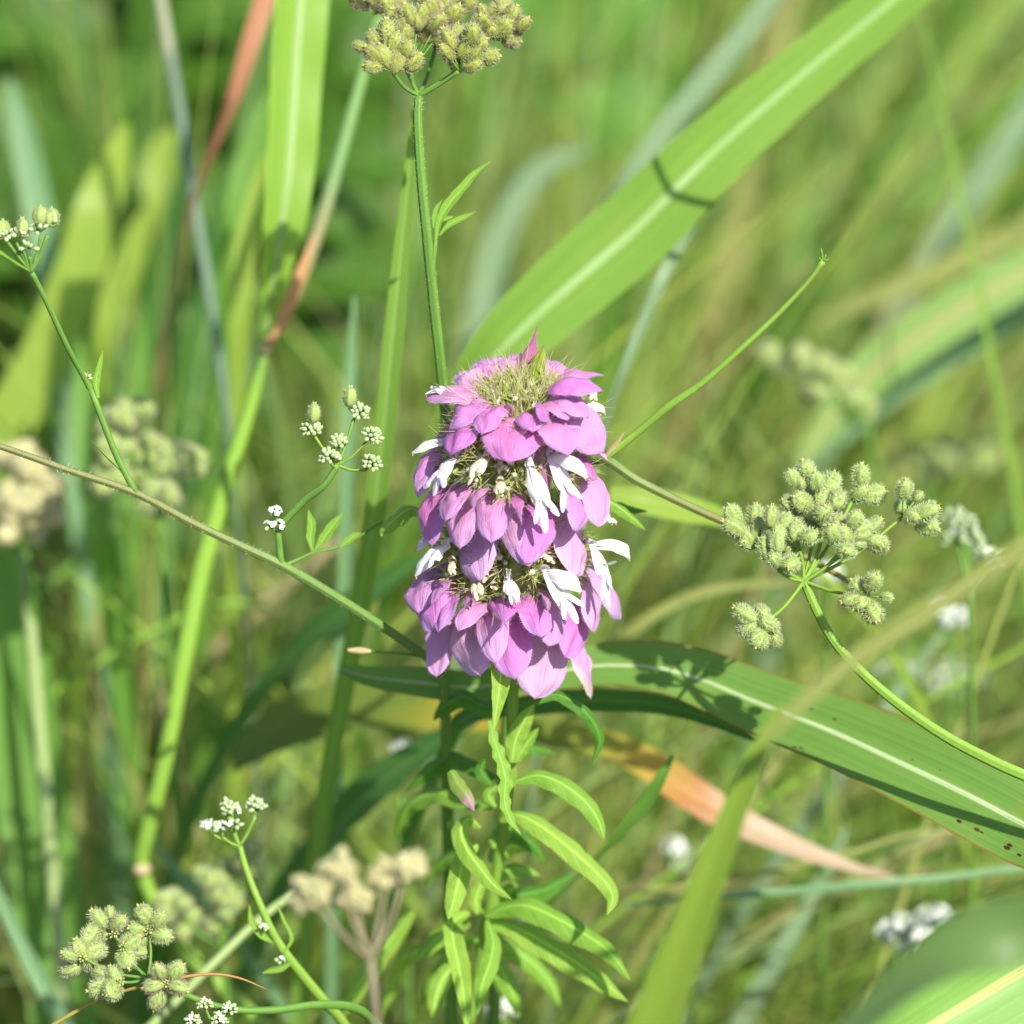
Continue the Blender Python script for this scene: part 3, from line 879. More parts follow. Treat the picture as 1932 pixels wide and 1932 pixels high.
RB = [
    ('pale green grass blade with a tan rib behind the tan seed cluster', [(1480, 920, 20, 10), (1560, 800, 20, 60), (1640, 706, 20, 90), (1740, 630, 20, 96), (1850, 560, 20, 92), (1990, 490, 20, 86), (2140, 440, 20, 80)], 'blade_tanrib', (CAMV + SUN * 0.5), 0.7),
    ('second pale green blade close below the tan ribbed one', [(1560, 860, 22, 8), (1660, 760, 22, 44), (1780, 676, 22, 56), (1900, 604, 22, 56), (2040, 540, 22, 50)], 'blade_blue', (CAMV + SUN * 0.5), 0.7),
    ('dusty tan green blade above the tan ribbed one', [(1530, 612, 27, 8), (1620, 572, 27, 34), (1730, 528, 27, 44), (1840, 480, 27, 46), (1990, 410, 27, 44)], 'blade_olive', (CAMV + SUN * 0.3), 0.7),
    ('narrow grey green grass blade hanging under the broad pale ribbed blade', [(1312, 405, 8.6, 20), (1290, 446, 8.4, 24), (1252, 520, 8, 24), (1212, 610, 8, 22), (1176, 700, 8, 18), (1146, 790, 8.4, 14)], 'blade_grey', (CAMV + SUN * 0.2), 0.2),
    ('grey green grass blade showing over the far edge of the broad pale ribbed blade', [(1490, -60, 17, 40), (1430, 30, 17, 44), (1350, 130, 17, 46), (1260, 240, 17, 44), (1180, 350, 17, 36), (1110, 460, 17.6, 26)], 'blade_grey', (CAMV + SUN * 0.3), 0.2),
    ('arched grey green grass leaf behind the tall olive fruit head stem', [(1110, 282, 28, 10), (1050, 300, 28, 36), (990, 356, 28, 50), (944, 450, 28, 56), (912, 570, 28, 54), (890, 700, 28, 48)], 'blade_grey', (CAMV + SUN * 0.5), 0.2),
    ('wide grey green grass blade standing behind the dusty tan one', [(1990, 110, 32, 20), (1920, 240, 32, 50), (1840, 360, 32, 56), (1760, 480, 32, 50), (1680, 600, 32, 40)], 'blade_grey', (CAMV + SUN * 0.4), 0.2),
    ('bright yellow green leaf close behind the reddish stem beside the flower', [(1150, 932, 6, 30), (1210, 944, 6, 52), (1280, 958, 6.2, 56), (1340, 972, 6.4, 44), (1420, 1000, 7, 24)], 'blade_yellowgreen', (CAMV * 0.6 + SUN), 0.6),
    ('thin pale bluish grass leaf lying nearly level under the dying leaf', [(1180, 1708, 7, 6), (1330, 1694, 7, 14), (1480, 1682, 7, 16), (1640, 1668, 7, 16), (1800, 1654, 7.2, 15), (1990, 1640, 7.4, 14)], 'blade_blue', (CAMV + UP * 0.5), 0.8),
    ('fine straw coloured grass leaf crossing the dying leaf tip', [(1150, 1690, 9, 4), (1300, 1670, 9, 10), (1450, 1646, 9, 11), (1600, 1610, 9, 10), (1760, 1570, 9.2, 8)], 'blade_olive', (CAMV + UP * 0.5), 0.8),
    ('twisted narrow green grass leaf on a thin yellow stalk over the dying leaf', [(1270, 1424, 4, 8), (1250, 1462, 4, 22), (1222, 1510, 4.2, 30), (1188, 1552, 4.4, 26), (1140, 1604, 4.8, 12), (1070, 1676, 5.6, 7), (980, 1770, 6.6, 6)], 'blade_plain', (CAMV - RT * 0.4), 0.3),
    ('olive grass leaf arching behind the hub of the fruit clusters', [(1500, 1098, 11, 8), (1400, 1104, 11, 16), (1300, 1126, 11, 20), (1200, 1184, 11, 22), (1110, 1270, 11.4, 22)], 'blade_olive', (CAMV + SUN * 0.4), 0.3),
    ('faded grey green grass blade rising behind the spotted blade', [(1790, 1180, 15, 10), (1700, 1300, 15, 24), (1600, 1440, 15, 30), (1500, 1580, 15.4, 30), (1400, 1720, 16, 28)], 'blade_grey', (CAMV + SUN * 0.3), 0.2),
    ('olive diagonal blade low behind the spotted leaf', [(1560, 1300, 13, 8), (1480, 1420, 13, 20), (1400, 1530, 13, 24), (1310, 1660, 13.4, 24), (1210, 1800, 14, 22)], 'blade_olive', (CAMV + SUN * 0.3), 0.2),
    ('pale grey grass blade rising under the level bluish leaf', [(1600, 1560, 12, 8), (1540, 1680, 12, 26), (1470, 1800, 12, 36), (1390, 1950, 12.4, 38)], 'blade_grey', (CAMV + SUN * 0.3), 0.2),
]
for lab, line, mat, fc, run in RB:
    blade(lab, line, mat, face=fc, fold=0.2, wave=0.06, n=36, run=run)
stalk('thin straw coloured stem lying across the pale tan ribbed blade', [(1990, 545, 30, 9), (1900, 548, 30, 9), (1800, 556, 30, 9), (1700, 590, 30, 9), (1620, 660, 31, 8)], 'straw')
stalk('brown straw lying behind the long seed stem', [(640, 1020, 22, 24), (540, 1110, 22, 30), (440, 1200, 22, 34), (330, 1310, 23, 34)], 'straw')

stalk('unseen slender stalk added to cast a shadow on the broad pale ribbed blade', [(1600, -200, 0.3, 16), (1700, -108, 0.3, 20), (1790, -60, 0.4, 22), (1975, -60, 0.6, 24), (2120, 120, 1.2, 24), (2200, 420, 2, 24)], 'stem_bright')  # out of frame, added to throw the shadow band on the broad blade
# a curling reddish awn by the lower left seed head
th = thing('grass_plant', 'thin curved red brown grass awn crossing small fruit clusters', 'grass plant', P(60, 1960, -0.4))
mb = MB()
mb.tube([P(60, 1960, -0.4), P(120, 1922, -0.5), (P(190, 1884, -0.6)), P(262, 1862, -0.8), P(330, 1846, -0.9), P(400, 1838, -0.8), P(450, 1845, -0.7), P(502, 1866, -0.6)],
        [0.035, 0.033, 0.03, 0.028, 0.026, 0.022, 0.017, 0.006], ns=7)
mb.build('awn', M['awn_brown'], th)


# ------------------------------------------------------------------ hedge parsley
def fruit_mesh(name, seed, mats, bristles=340, blen=0.05):
    """ridged oval fruit along z (0 = base), hooked bristles, beak at the top"""
    rnd = random.Random(seed)
    mb = MB()
    L, R = 0.335, 0.112
    nu, nv = 20, 9
    vs = []
    for i in range(nv + 1):
        a = math.pi * i / nv
        for j in range(nu):
            b = 2 * math.pi * j / nu
            r = R * math.sin(a) ** 0.85 * (1 + 0.13 * math.cos(b * 5)) * (1 - 0.16 * abs(math.cos(b)) ** 8)
            vs.append(Vector((r * math.cos(b), r * 1.12 * math.sin(b), L * 0.5 * (1 - math.cos(a)))))
    fs = []
    for i in range(nv):
        for j in range(nu):
            k = (j + 1) % nu
            fs.append((i * nu + j, i * nu + k, (i + 1) * nu + k, (i + 1) * nu + j))
    mb.add(vs, fs)
    for k in range(bristles):
        a = math.acos(rnd.uniform(-0.86, 0.97))
        b = rnd.uniform(0, 6.283)
        r = R * math.sin(a) ** 0.85
        p_ = Vector((r * math.cos(b), r * 1.12 * math.sin(b), L * 0.5 * (1 - math.cos(a))))
        nrm = Vector((math.cos(b) * math.sin(a), math.sin(b) * math.sin(a), -math.cos(a) * 0.5 + 0.25)).normalized()
        mb.hair(p_ - nrm * 0.006, nrm, blen * rnd.uniform(0.6, 1.3), 0.0046, Vector((0, 0, rnd.uniform(0.0, 0.35))), 1, n=2)
    for s in (-1, 1):
        mb.ball((0.018 * s, 0, L + 0.004), 0.02, 0.02, 0.022, nu=6, nv=4, mat=2)
        mb.hair(Vector((0.018 * s, 0, L + 0.018)), Vector((s * 0.7, 0, 0.7)), 0.045, 0.007, None, 2, n=2)
    return mb.mesh(name, mats)


FR = [fruit_mesh('fruit', i, [M['fruit'], M['bristle_ruddy'] if i % 2 else M['bristle'], M['style_tip']]) for i in range(4)]
FG = [fruit_mesh('fruit', 10 + i, [M['fruit_green'], M['bristle'] if i % 2 else M['bristle_white'], M['style_tip']]) for i in range(4)]
FE = [fruit_mesh('fruit', 40 + i, [M['fruit_green'], M['bristle_ruddy'] if i % 2 else M['bristle'], M['style_tip']]) for i in range(3)]
FB = [fruit_mesh('fruit', 20 + i, [M['fruit_brown'], M['bristle'], M['style_tip']], 60) for i in range(2)]
FY = [fruit_mesh('fruit', 30 + i, [M['fruit_green'], M['bristle_ruddy'], M['bud']], 110, 0.05) for i in range(2)]


def put(me, name, parent, loc, axis, scale=1.0, spin=None, sq=None):
    o = bpy.data.objects.new(name, me)
    COL.objects.link(o)
    o.parent = parent
    if parent.type == 'EMPTY':
        o.matrix_parent_inverse = Matrix.Translation(-parent.location)
    q = Vector(axis).normalized().to_track_quat('Z', 'Y')
    if spin is not None:
        q = q @ Quaternion((0, 0, 1), spin)
    o.rotation_mode = 'QUATERNION'
    o.rotation_quaternion = q
    o.location = loc
    sc = sq or (1, 1, 1)
    o.scale = (scale * sc[0], scale * sc[1], scale * sc[2])
    return o


def buds_mesh(rnd, c, axis, r, n, size, white=0.0):
    """a head of little pale buds or open white florets"""
    mb = MB()
    q = Vector(axis).normalized().to_track_quat('Z', 'Y')
    for i in range(n):
        a = math.acos(1 - 1.2 * (i + 0.5) / n)
        b = i * 2.399 + rnd.uniform(-0.3, 0.3)
        rr = r * rnd.uniform(0.75, 1.1)
        d_ = q @ Vector((math.sin(a) * math.cos(b), math.sin(a) * math.sin(b), math.cos(a)))
        pos = c + d_ * rr
        mb.tube([c, c + d_ * rr * 0.5, pos], [0.012, 0.012, 0.018], ns=5, n=4, mat=1)
        if rnd.random() < white:
            qq = d_.to_track_quat('Z', 'Y')
            for k in range(5):
                an = k * 1.2566 + rnd.uniform(-0.15, 0.15)
                dd = qq @ Vector((math.cos(an), math.sin(an), 0.25))
                mb.ribbon([pos, pos + dd * size * 0.8, pos + dd * size * 1.5], [size * 0.5, size * 1.25, size * 0.5], d_, n=5, nw=2, mat=2, cup=-0.2)
            mb.ball(pos, size * 0.3, nu=6, nv=4)
        else:
            mb.ball(pos, size * rnd.uniform(0.8, 1.1), size * rnd.uniform(0.8, 1.1), size * 1.25, q=d_.to_track_quat('Z', 'Y'), nu=7, nv=5)
            for k in range(4):
                an = k * 1.57
                dd = (d_ + d_.orthogonal() * math.cos(an) * 0.9 + d_.cross(d_.orthogonal()) * math.sin(an) * 0.9)
                mb.hair(pos + d_ * size * 0.8, dd, size * 0.9, size * 0.28, None, 2, n=2)
    return mb


def umbellet(th, rnd, hub, base_px, fruits, depth, meshes, raymat, size=1.0, jitter=0.25, hubr=0.035, flen=1.0, tilt=None):
    """one ray of an umbel with its fruits; base_px = where the ray ends, fruits = centres in px"""
    q = P(base_px[0], base_px[1], depth + (base_px[2] if len(base_px) > 2 else 0))
    mb = MB()
    mid = (hub + q) * 0.5 + Vector((0, 0, -0.06 * (q - hub).length)) + Vector((rnd.uniform(-1, 1), rnd.uniform(-1, 1), 0)) * 0.03
    mb.tube([hub, mid, q], [hubr * 1.1, hubr * 0.85, hubr], ns=7, n=12)
    cs = [P(f[0], f[1], depth + (f[2] if len(f) > 2 else rnd.uniform(-jitter, jitter))) for f in fruits]
    for c in cs:
        mb.tube([q, q.lerp(c, 0.8)], [hubr * 0.5, hubr * 0.4], ns=5, n=3)
    ray = mb.build('ray', M[raymat], th)
    for c in cs:
        ax = (c - q)
        if ax.length < 0.05:
            ax = Vector((rnd.uniform(-1, 1), -1, 0.5))
        ax = ax.normalized() + Vector((rnd.uniform(-1, 1), rnd.uniform(-1, 0.6), rnd.uniform(-1, 1))) * 0.35 + (tilt or Vector((0, 0, 0)))
        ax.normalize()
        s = size * rnd.uniform(0.86, 1.12) * flen
        if rnd.random() < 0.12:
            s *= rnd.uniform(0.6, 0.85)
        put(rnd.choice(meshes), 'fruit', ray, c - ax * 0.16 * s, ax, s, rnd.uniform(0, 6.28), (rnd.uniform(0.85, 1.15), rnd.uniform(0.85, 1.12), rnd.uniform(0.9, 1.1)))
    return ray


def clusters(conv, data):
    return [([conv(*b)] if False else conv(*b), [conv(*f) for f in fr]) for b, fr in data]


# --- D: right umbel
Z6 = lambda X, Y: (1289.3 + X * 0.2767, 817.6 + Y * 0.2767)
rnd = random.Random(21)
stem_px = [(1517, 1097, -0.5), (1535, 1140, -0.5), (1570, 1205, -0.5), (1625, 1268, -0.5), (1700, 1332, -0.55), (1790, 1393, -0.6), (1880, 1440, -0.7), (1990, 1490, -0.8), (2120, 1570, -0.8)]
pts = [P(*q) for q in stem_px]
tail = ground_tail(pts, 0.5)
hedge = thing('hedge_parsley', 'hedge parsley with bristly green fruit clusters on a bright arching stem above the spotted blade', 'wildflower', (tail[-1].x, tail[-1].y, 0))
mb = MB()
mb.tube(pts + tail, [0.058, 0.062, 0.066, 0.07, 0.072, 0.076, 0.08, 0.08, 0.085, 0.1, 0.12], ns=24, n=90, flute=0.09)
for k in range(420):
    s = rnd.random()
    a = catmull([tuple(q) for q in pts], 40)[int(s * 39)]
    dv = Vector((rnd.uniform(-1, 1), rnd.uniform(-1, 1), rnd.uniform(-1, 1))).normalized()
    mb.hair(Vector(a) + dv * 0.05, dv, 0.06, 0.005, None, 1, n=2) if k < 260 else None
mb.build('stem', [M['stem_bright'], M['bristle_white']], hedge)
hub = pts[0]
DC = [((480, 770), [(335, 555), (350, 652), (430, 725), (490, 565), (495, 655)], 0.15),
      ((650, 935), [(600, 570), (590, 650), (645, 675), (695, 595), (560, 790), (635, 750), (620, 865)], -0.25),
      ((795, 800), [(710, 800), (730, 890), (740, 735), (768, 670), (860, 705), (700, 700)], -0.1),
      ((900, 600), [(740, 300), (800, 345), (845, 270), (905, 330), (1000, 345), (725, 482), (815, 475), (880, 432), (950, 445)], 0.5),
      ((960, 660), [(1050, 455), (950, 550), (780, 585), (860, 560), (930, 640)], 0.25),
      ((1090, 790), [(1020, 685), (1065, 615), (1105, 705), (1170, 590), (1215, 665), (1195, 755), (1110, 800)], -0.1),
      ((1240, 700), [(1295, 635), (1320, 750)], 0.1),
      ((1155, 455), [(1205, 295), (1205, 410), (1290, 420)], 0.45),
      ((1490, 575), [(1505, 385), (1600, 430), (1500, 490), (1560, 565), (1645, 540), (1650, 628)], 0.25),
      ((1250, 1110), [(1200, 1060), (1285, 1020), (1130, 1135), (1215, 1155), (1385, 1120), (1285, 1220)], -0.55),
      ((560, 1290), [(430, 1240), (530, 1220), (430, 1325), (580, 1295), (515, 1405), (620, 1400)], -0.6)]
for b, fr, dd in DC:
    bb = Z6(*b)
    if b == (1250, 1110):
        hb = hub
    umbellet(hedge, rnd, hub, bb, [Z6(*f) for f in fr], -0.5 + dd, FG, 'stem_bright', size=1.0, hubr=0.03)
mb = MB()
for k in range(5):
    a = k * 1.25
    mb.ribbon([hub, hub + Vector((math.cos(a) * 0.12, math.sin(a) * 0.12, -0.03))], [0.04, 0.008], Vector((0, 0, 1)), n=4, nw=2)
mb.build('involucre', M['stem_bright'], hedge)

# --- A: top umbel
Z3 = lambda X, Y: (628.9 + X * 0.2279, Y * 0.2279)
rnd = random.Random(33)
spx = [(790, 181, -0.2), (788, 215, -0.2), (790, 270, -0.15), (796, 350, -0.05), (804, 430, 0.1), (812, 510, 0.3), (820, 590, 0.5), (828, 660, 0.7), (836, 740, 1.0), (846, 860, 1.5), (850, 1000, 2.0), (845, 1160, 2.7), (838, 1290, 3.2), (840, 1390, 3.6)]
pts = [P(*q) for q in spx]
tail = ground_tail(pts, 0.05)
hedge = thing('hedge_parsley', 'tall hedge parsley with greyish olive bristly fruit head standing straight up behind the flower', 'wildflower', (tail[-1].x, tail[-1].y, 0))
mb = MB()
mb.tube(pts + tail, [0.058, 0.064, 0.068, 0.07, 0.072, 0.074, 0.075, 0.075, 0.072, 0.07, 0.07, 0.07, 0.07, 0.07, 0.08, 0.09], ns=24, n=110, flute=0.09)
cr = catmull([tuple(q) for q in pts[:10]], 80)
for k in range(260):
    a = Vector(cr[rnd.randrange(80)])
    dv = Vector((rnd.uniform(-1, 1), rnd.uniform(-1, 1), rnd.uniform(-0.5, 0.5))).normalized()
    mb.hair(a + dv * 0.055, dv + Vector((0, 0, 0.6)), 0.06, 0.005, None, 1, n=2)
mb.build('stem', [M['stem_green'], M['bristle_white']], hedge)
hub = pts[0]
AC = [((490, 590), [(215, 385), (345, 345), (440, 260), (505, 345), (600, 405), (320, 445), (420, 470), (330, 548), (520, 515), (655, 505)], -0.35),
      ((640, 600), [(620, 140), (570, 212), (740, 135), (650, 262), (855, 200), (780, 275), (868, 288), (700, 200), (600, 300)], 0.35),
      ((1040, 590), [(940, 432), (1035, 318), (1140, 298), (1090, 402), (1210, 365), (1040, 500), (1180, 440), (1300, 470), (1150, 545), (955, 335)], -0.3),
      ((840, 420), [(820, 60), (920, 30), (885, 110), (1040, 55), (985, 135), (1130, 20), (990, -40), (760, 5)], 0.7),
      ((1290, 330), [(1230, 100), (1330, 80), (1400, 40), (1240, 200), (1380, 160), (1465, 130), (1300, 260), (1395, 235), (1570, 200), (1475, 330), (1480, 240)], 0.15),
      ((470, 130), [(230, 10), (350, 30), (460, 45), (560, 15), (480, 105), (330, -50), (230, -60), (450, -60)], 0.6)]
for b, fr, dd in AC:
    umbellet(hedge, rnd, hub, Z3(*b), [Z3(*f) for f in fr], -0.2 + dd, FR, 'stem_green', size=1.05, hubr=0.034, jitter=0.2, tilt=CAMV * 0.15)
# its side leaf
lf = [([(1310, 1330), (1180, 1430), (1050, 1580), (950, 1700), (880, 1830), (850, 1990)], 95), ([(1185, 1750), (1080, 1800), (960, 1860), (880, 1950)], 62), ([(905, 1650), (860, 1720), (840, 1800), (830, 1890)], 50), ([(1000, 1790), (940, 1810), (900, 1830)], 40)]
for ln_, wd in lf:
    mb = MB()
    q = [P(*Z3(*a), 0.2) for a in ln_]
    mb.ribbon(q, 0.2279 * wd / PX, CAMV + UP * 0.3, n=16, nw=4, fold=0.35, jag=0.25, profile=([0, 0.3, 0.6, 0.85, 1], [0.05, 0.8, 1, 0.5, 0.25]))
    mb.build('leaflet', M['bleaf'], hedge)
mb = MB()
mb.tube([P(*Z3(850, 1990), 0.2), P(820, 470, 0.2), P(814, 520, 0.3)], [0.03, 0.04, 0.05], ns=7)
mb.build('leaf_stalk', M['stem_green'], hedge)

# --- B: long stem from the left with sprig and buds
Z5 = lambda X, Y: (503.1 + X * 0.3255, 691.8 + Y * 0.3255)
rnd = random.Random(44)
spx = [(-140, 800, -0.6), (0, 842, -0.5), (120, 884, -0.4), (255, 930, -0.2), (360, 985, 0), (450, 1028, 0.1), (532, 1066, 0.2), (620, 1118, 0.5), (700, 1168, 0.8), (770, 1215, 1.1), (812, 1246, 1.3), (838, 1300, 1.8), (842, 1400, 2.6)]
pts = [P(*q) for q in spx]
tail = ground_tail(pts, 0.05)
hedge = thing('hedge_parsley', 'hedge parsley with long sprawling reddish stem bearing sprigs of pale buds', 'wildflower', (tail[-1].x, tail[-1].y, 0))
mb = MB()
mb.tube(pts + tail, [0.042, 0.046, 0.05, 0.056, 0.06, 0.062, 0.07, 0.072, 0.07, 0.068, 0.066, 0.065, 0.065, 0.08, 0.09], ns=24, n=110, flute=0.09)
cr = catmull([tuple(q) for q in pts], 80)
for k in range(420):
    a = Vector(cr[rnd.randrange(80)])
    dv = Vector((rnd.uniform(-1, 1), rnd.uniform(-1, 1), rnd.uniform(-1, 1))).normalized()
    mb.hair(a + dv * 0.05, dv, 0.065, 0.0062, None, 1, n=2)
mb.build('stem', [M['stem_ruddy'], M['bristle_white']], hedge)
# branch to the sprig at the far left
mb = MB()
br = [P(257, 931, -0.2), P(220, 860, -0.3), P(182, 762, -0.5), P(172, 738, -0.5), P(130, 660, -0.9), P(88, 570, -1.3), P(60, 514, -1.6)]
mb.tube(br, [0.05, 0.05, 0.05, 0.045, 0.042, 0.042, 0.04], ns=8)
mb.build('branch', M['stem_green'], hedge)
Z4 = lambda X, Y: (X * 0.3255, 314.5 + Y * 0.3255)
hub = br[-1]
for b, c_, nb, fr in [((95, 440), (40, 400), 8, []), ((130, 470), (110, 400), 6, [(130, 385)]), ((175, 520), (165, 475), 5, []), ((240, 390), (210, 375), 8, [(235, 315)]), ((275, 395), (300, 330), 4, [(300, 325)]), ((40, 430), (20, 405), 7, [(15, 395)])]:
    q = P(*Z4(*b), -1.7)
    mb = MB()
    mb.tube([hub, (hub + q) / 2 + Vector((0, 0, -0.02)), q], 0.024, ns=6, n=8)
    ray = mb.build('ray', M['stem_green'], hedge)
    if nb:
        bm_ = buds_mesh(rnd, P(*Z4(*c_), -1.7), UP + CAMV * 0.4, 0.11, nb, 0.035, 0.15)
        mb2 = bm_.build('bud_cluster', [M['bud'], M['stem_green'], M['flower_white']], ray)
        mb2['kind'] = 'stuff'
    for f in fr:
        put(rnd.choice(FY), 'fruit', ray, P(*Z4(f[0], f[1] + 30), -1.7), UP, 0.85, rnd.uniform(0, 6))
mb = MB()
mb.ribbon([hub, P(*Z4(90, 560), -1.8), P(*Z4(0, 500), -2), P(*Z4(-60, 470), -2)], 0.09, CAMV + UP, n=12, nw=3, fold=0.3, profile=([0, 0.3, 0.7, 1], [0.3, 0.9, 0.9, 0.2]))
mb.build('leaflet', M['bleaf'], hedge)
for ln_ in ([(570, 1340), (555, 1260), (575, 1150), (596, 1065)], [(560, 1350), (520, 1290), (500, 1230), (510, 1190)]):
    mb = MB()
    mb.ribbon([P(*Z4(*a), -0.5) for a in ln_], 0.12, CAMV + RT * 0.5, n=12, nw=3, fold=0.4, profile=([0, 0.4, 0.8, 1], [0.4, 1, 0.6, 0.05]))
    mb.build('leaflet', M['bleaf'], hedge)
bm_ = buds_mesh(rnd, P(*Z4(505, 1225), -0.5), UP, 0.05, 5, 0.03, 0.2)
bb_ = bm_.build('bud_cluster', [M['bud'], M['stem_green'], M['flower_white']], hedge)
bb_['kind'] = 'stuff'
mb = MB()
mb.ribbon([P(*Z4(700, 1760), -0.3), P(*Z4(620, 1680), -0.5), P(*Z4(560, 1620), -0.6), P(*Z4(515, 1575), -0.7)], 0.11, CAMV * 0.3 - RT, n=12, nw=3, fold=0.3, profile=([0, 0.4, 0.8, 1], [0.4, 1, 0.6, 0.05]))
mb.build('leaflet', M['bleaf_dark'], hedge)
# white florets and the near umbel of buds
j = P(530, 1066, 0.2)
mb = MB()
mb.tube([j, P(527, 1030, 0.1), P(524, 1000, 0.05)], [0.06, 0.05, 0.045], ns=8)
mb.build('branch', M['stem_green'], hedge)
for cx, cy, nb in ((520, 962, 9), (526, 988, 9), (508, 990, 4)):
    mb = buds_mesh(rnd, P(cx, cy + 4, 0.0), UP * 1.0 + CAMV * 0.3, 0.085, nb, 0.034, 0.85)
    mb.tube([P(524, 1003, 0.05), P(cx, cy + 4, 0.0)], 0.02, ns=6, n=4, mat=1)
    o = mb.build('floret_cluster', [M['bud'], M['stem_green'], M['flower_white']], hedge)
    o['kind'] = 'stuff'
hub = P(*Z5(412, 572), -0.4)
mb = MB()
mb.tube([P(*Z5(60, 955), 0.05), P(*Z5(110, 888), 0), P(*Z5(220, 775), -0.15), P(*Z5(330, 690), -0.3), hub], [0.05, 0.052, 0.055, 0.052, 0.045], ns=8)
mb.build('branch', M['stem_green'], hedge)
for b, cl, fr in [((280, 405), (265, 370), (265, 330)), ((370, 555), (362, 530), None), ((415, 470), (415, 440), None), ((505, 305), (535, 272), (474, 235)), ((575, 440), (610, 410), None), ((575, 598), (604, 566), None)]:
    q = P(*Z5(*b), -0.5)
    mb = MB()
    mb.tube([hub, (hub + q) / 2 + Vector((0, 0, -0.04)), q], [0.026, 0.022, 0.026], ns=6, n=10)
    ray = mb.build('ray', M['stem_bright'], hedge)
    big = 0.85 if b == (415, 470) else 1.1
    mb = buds_mesh(rnd, P(*Z5(*cl), -0.5), UP + CAMV * 0.5 + RT * (cl[0] - b[0]) * 0.012, 0.12 * big, int(24 * big), 0.037)
    mb.tube([q, P(*Z5(*cl), -0.5)], 0.018, ns=6, n=4, mat=1)
    o = mb.build('bud_cluster', [M['bud'], M['stem_green'], M['bud']], ray)
    o['kind'] = 'stuff'
    if fr:
        put(FY[1], 'fruit', ray, P(*Z5(*fr), -0.6), UP + RT * 0.1, 0.88, 0.5)
# leaflet
mb = MB()
mb.tube([P(540, 1066, 0.2), P(570, 1052, 0.3), P(592, 1042, 0.4), P(630, 1035, 0.6), P(660, 1022, 0.8), P(720, 985, 1.6)], [0.04, 0.025, 0.022, 0.02, 0.016, 0.02], ns=6)
mb.build('leaf_stalk', M['stem_green'], hedge)
for a, wd, mt in (([(592, 1042), (608, 1020), (628, 992), (648, 968)], 0.17, 'bleaf'), ([(590, 1042), (586, 1015), (588, 990), (582, 962)], 0.15, 'bleaf'), ([(640, 1033), (655, 1022), (668, 1012), (680, 1005)], 0.13, 'bleaf')):
    mb = MB()
    mb.ribbon([P(x, y, 0.6) for x, y in a], wd, CAMV + UP * 0.4, n=14, nw=4, fold=0.25, jag=0.3, profile=([0, 0.35, 0.7, 1], [0.15, 0.9, 0.9, 0.1]))
    mb.build('leaflet', M[mt], hedge)
# stub behind
mb = MB()
mb.tube([P(815, 1240, 1.4), P(760, 1233, 1.2), P(700, 1229, 1.2)], [0.03, 0.025, 0.022], ns=6)
mb.build('branch', M['stem_green'], hedge)
mb = MB()
mb.tube([P(700, 1229, 1.2), P(680, 1228, 1.2), P(655, 1227, 1.2)], [0.03, 0.06, 0.03], ns=7)
mb.build('dry_tip', M['straw'], hedge)

# --- C: stem passing right of the flower with a bare upper fork
rnd = random.Random(55)
spx = [(1640, 1120, 1.6), (1540, 1062, 1.2), (1440, 1012, 0.9), (1368, 985, 0.6), (1280, 945, 0.4), (1200, 905, 0.3), (1138, 866, 0.4), (1080, 900, 1.2), (1000, 1000, 2.2), (970, 1150, 3.0), (960, 1300, 3.6)]
pts = [P(*q) for q in spx]
tail = ground_tail(pts, 0.05)
hedge = thing('hedge_parsley', 'hedge parsley with a forked bare stem reaching up from behind the flower', 'wildflower', (tail[-1].x, tail[-1].y, 0))
mb = MB()
mb.tube(pts + tail, [0.03, 0.05, 0.055, 0.06, 0.062, 0.066, 0.07, 0.075, 0.08, 0.085, 0.09, 0.11, 0.13], ns=24, n=100, flute=0.09)
cr = catmull([tuple(q) for q in pts[:7]], 50)
for k in range(160):
    a = Vector(cr[rnd.randrange(50)])
    dv = Vector((rnd.uniform(-1, 1), rnd.uniform(-1, 1), rnd.uniform(-1, 1))).normalized()
    mb.hair(a + dv * 0.045, dv, 0.05, 0.005, None, 1, n=2)
mb.build('stem', [M['stem_ruddy'], M['bristle_white']], hedge)
mb = MB()
mb.tube([P(1140, 864, 0.4), P(1200, 818, 0.3), P(1262, 766, 0.1), P(1318, 728, 0), P(1390, 665, -0.2), P(1470, 590, -0.4), P(1530, 525, -0.6), P(1553, 492, -0.7)], [0.066, 0.062, 0.058, 0.054, 0.05, 0.046, 0.042, 0.05], ns=8)
br = mb.build('branch', M['stem_bright'], hedge)
mb = MB()
mb.ball(P(1318, 728, 0), 0.06, 0.06, 0.045)
mb.build('node', M['stem_green'], br)
mb = MB()
for a, b in (((1553, 494), (1549, 468)), ((1553, 494), (1563, 489)), ((1552, 494), (1545, 486)), ((1554, 492), (1558, 480))):
    mb.tube([P(*a, -0.7), P(*b, -0.75)], [0.028, 0.012], ns=6, n=4)
mb.build('broken_tip', M['stem_green'], br)
mb = MB()
mb.ribbon([P(1140, 862, 0.3), P(1160, 838, 0.2), P(1178, 815, 0.1)], 0.11, CAMV + RT * 0.6, n=8, nw=3, fold=0.5, profile=([0, 0.5, 1], [0.6, 1, 0.1]))
mb.build('leaf_sheath', M['straw'], hedge)

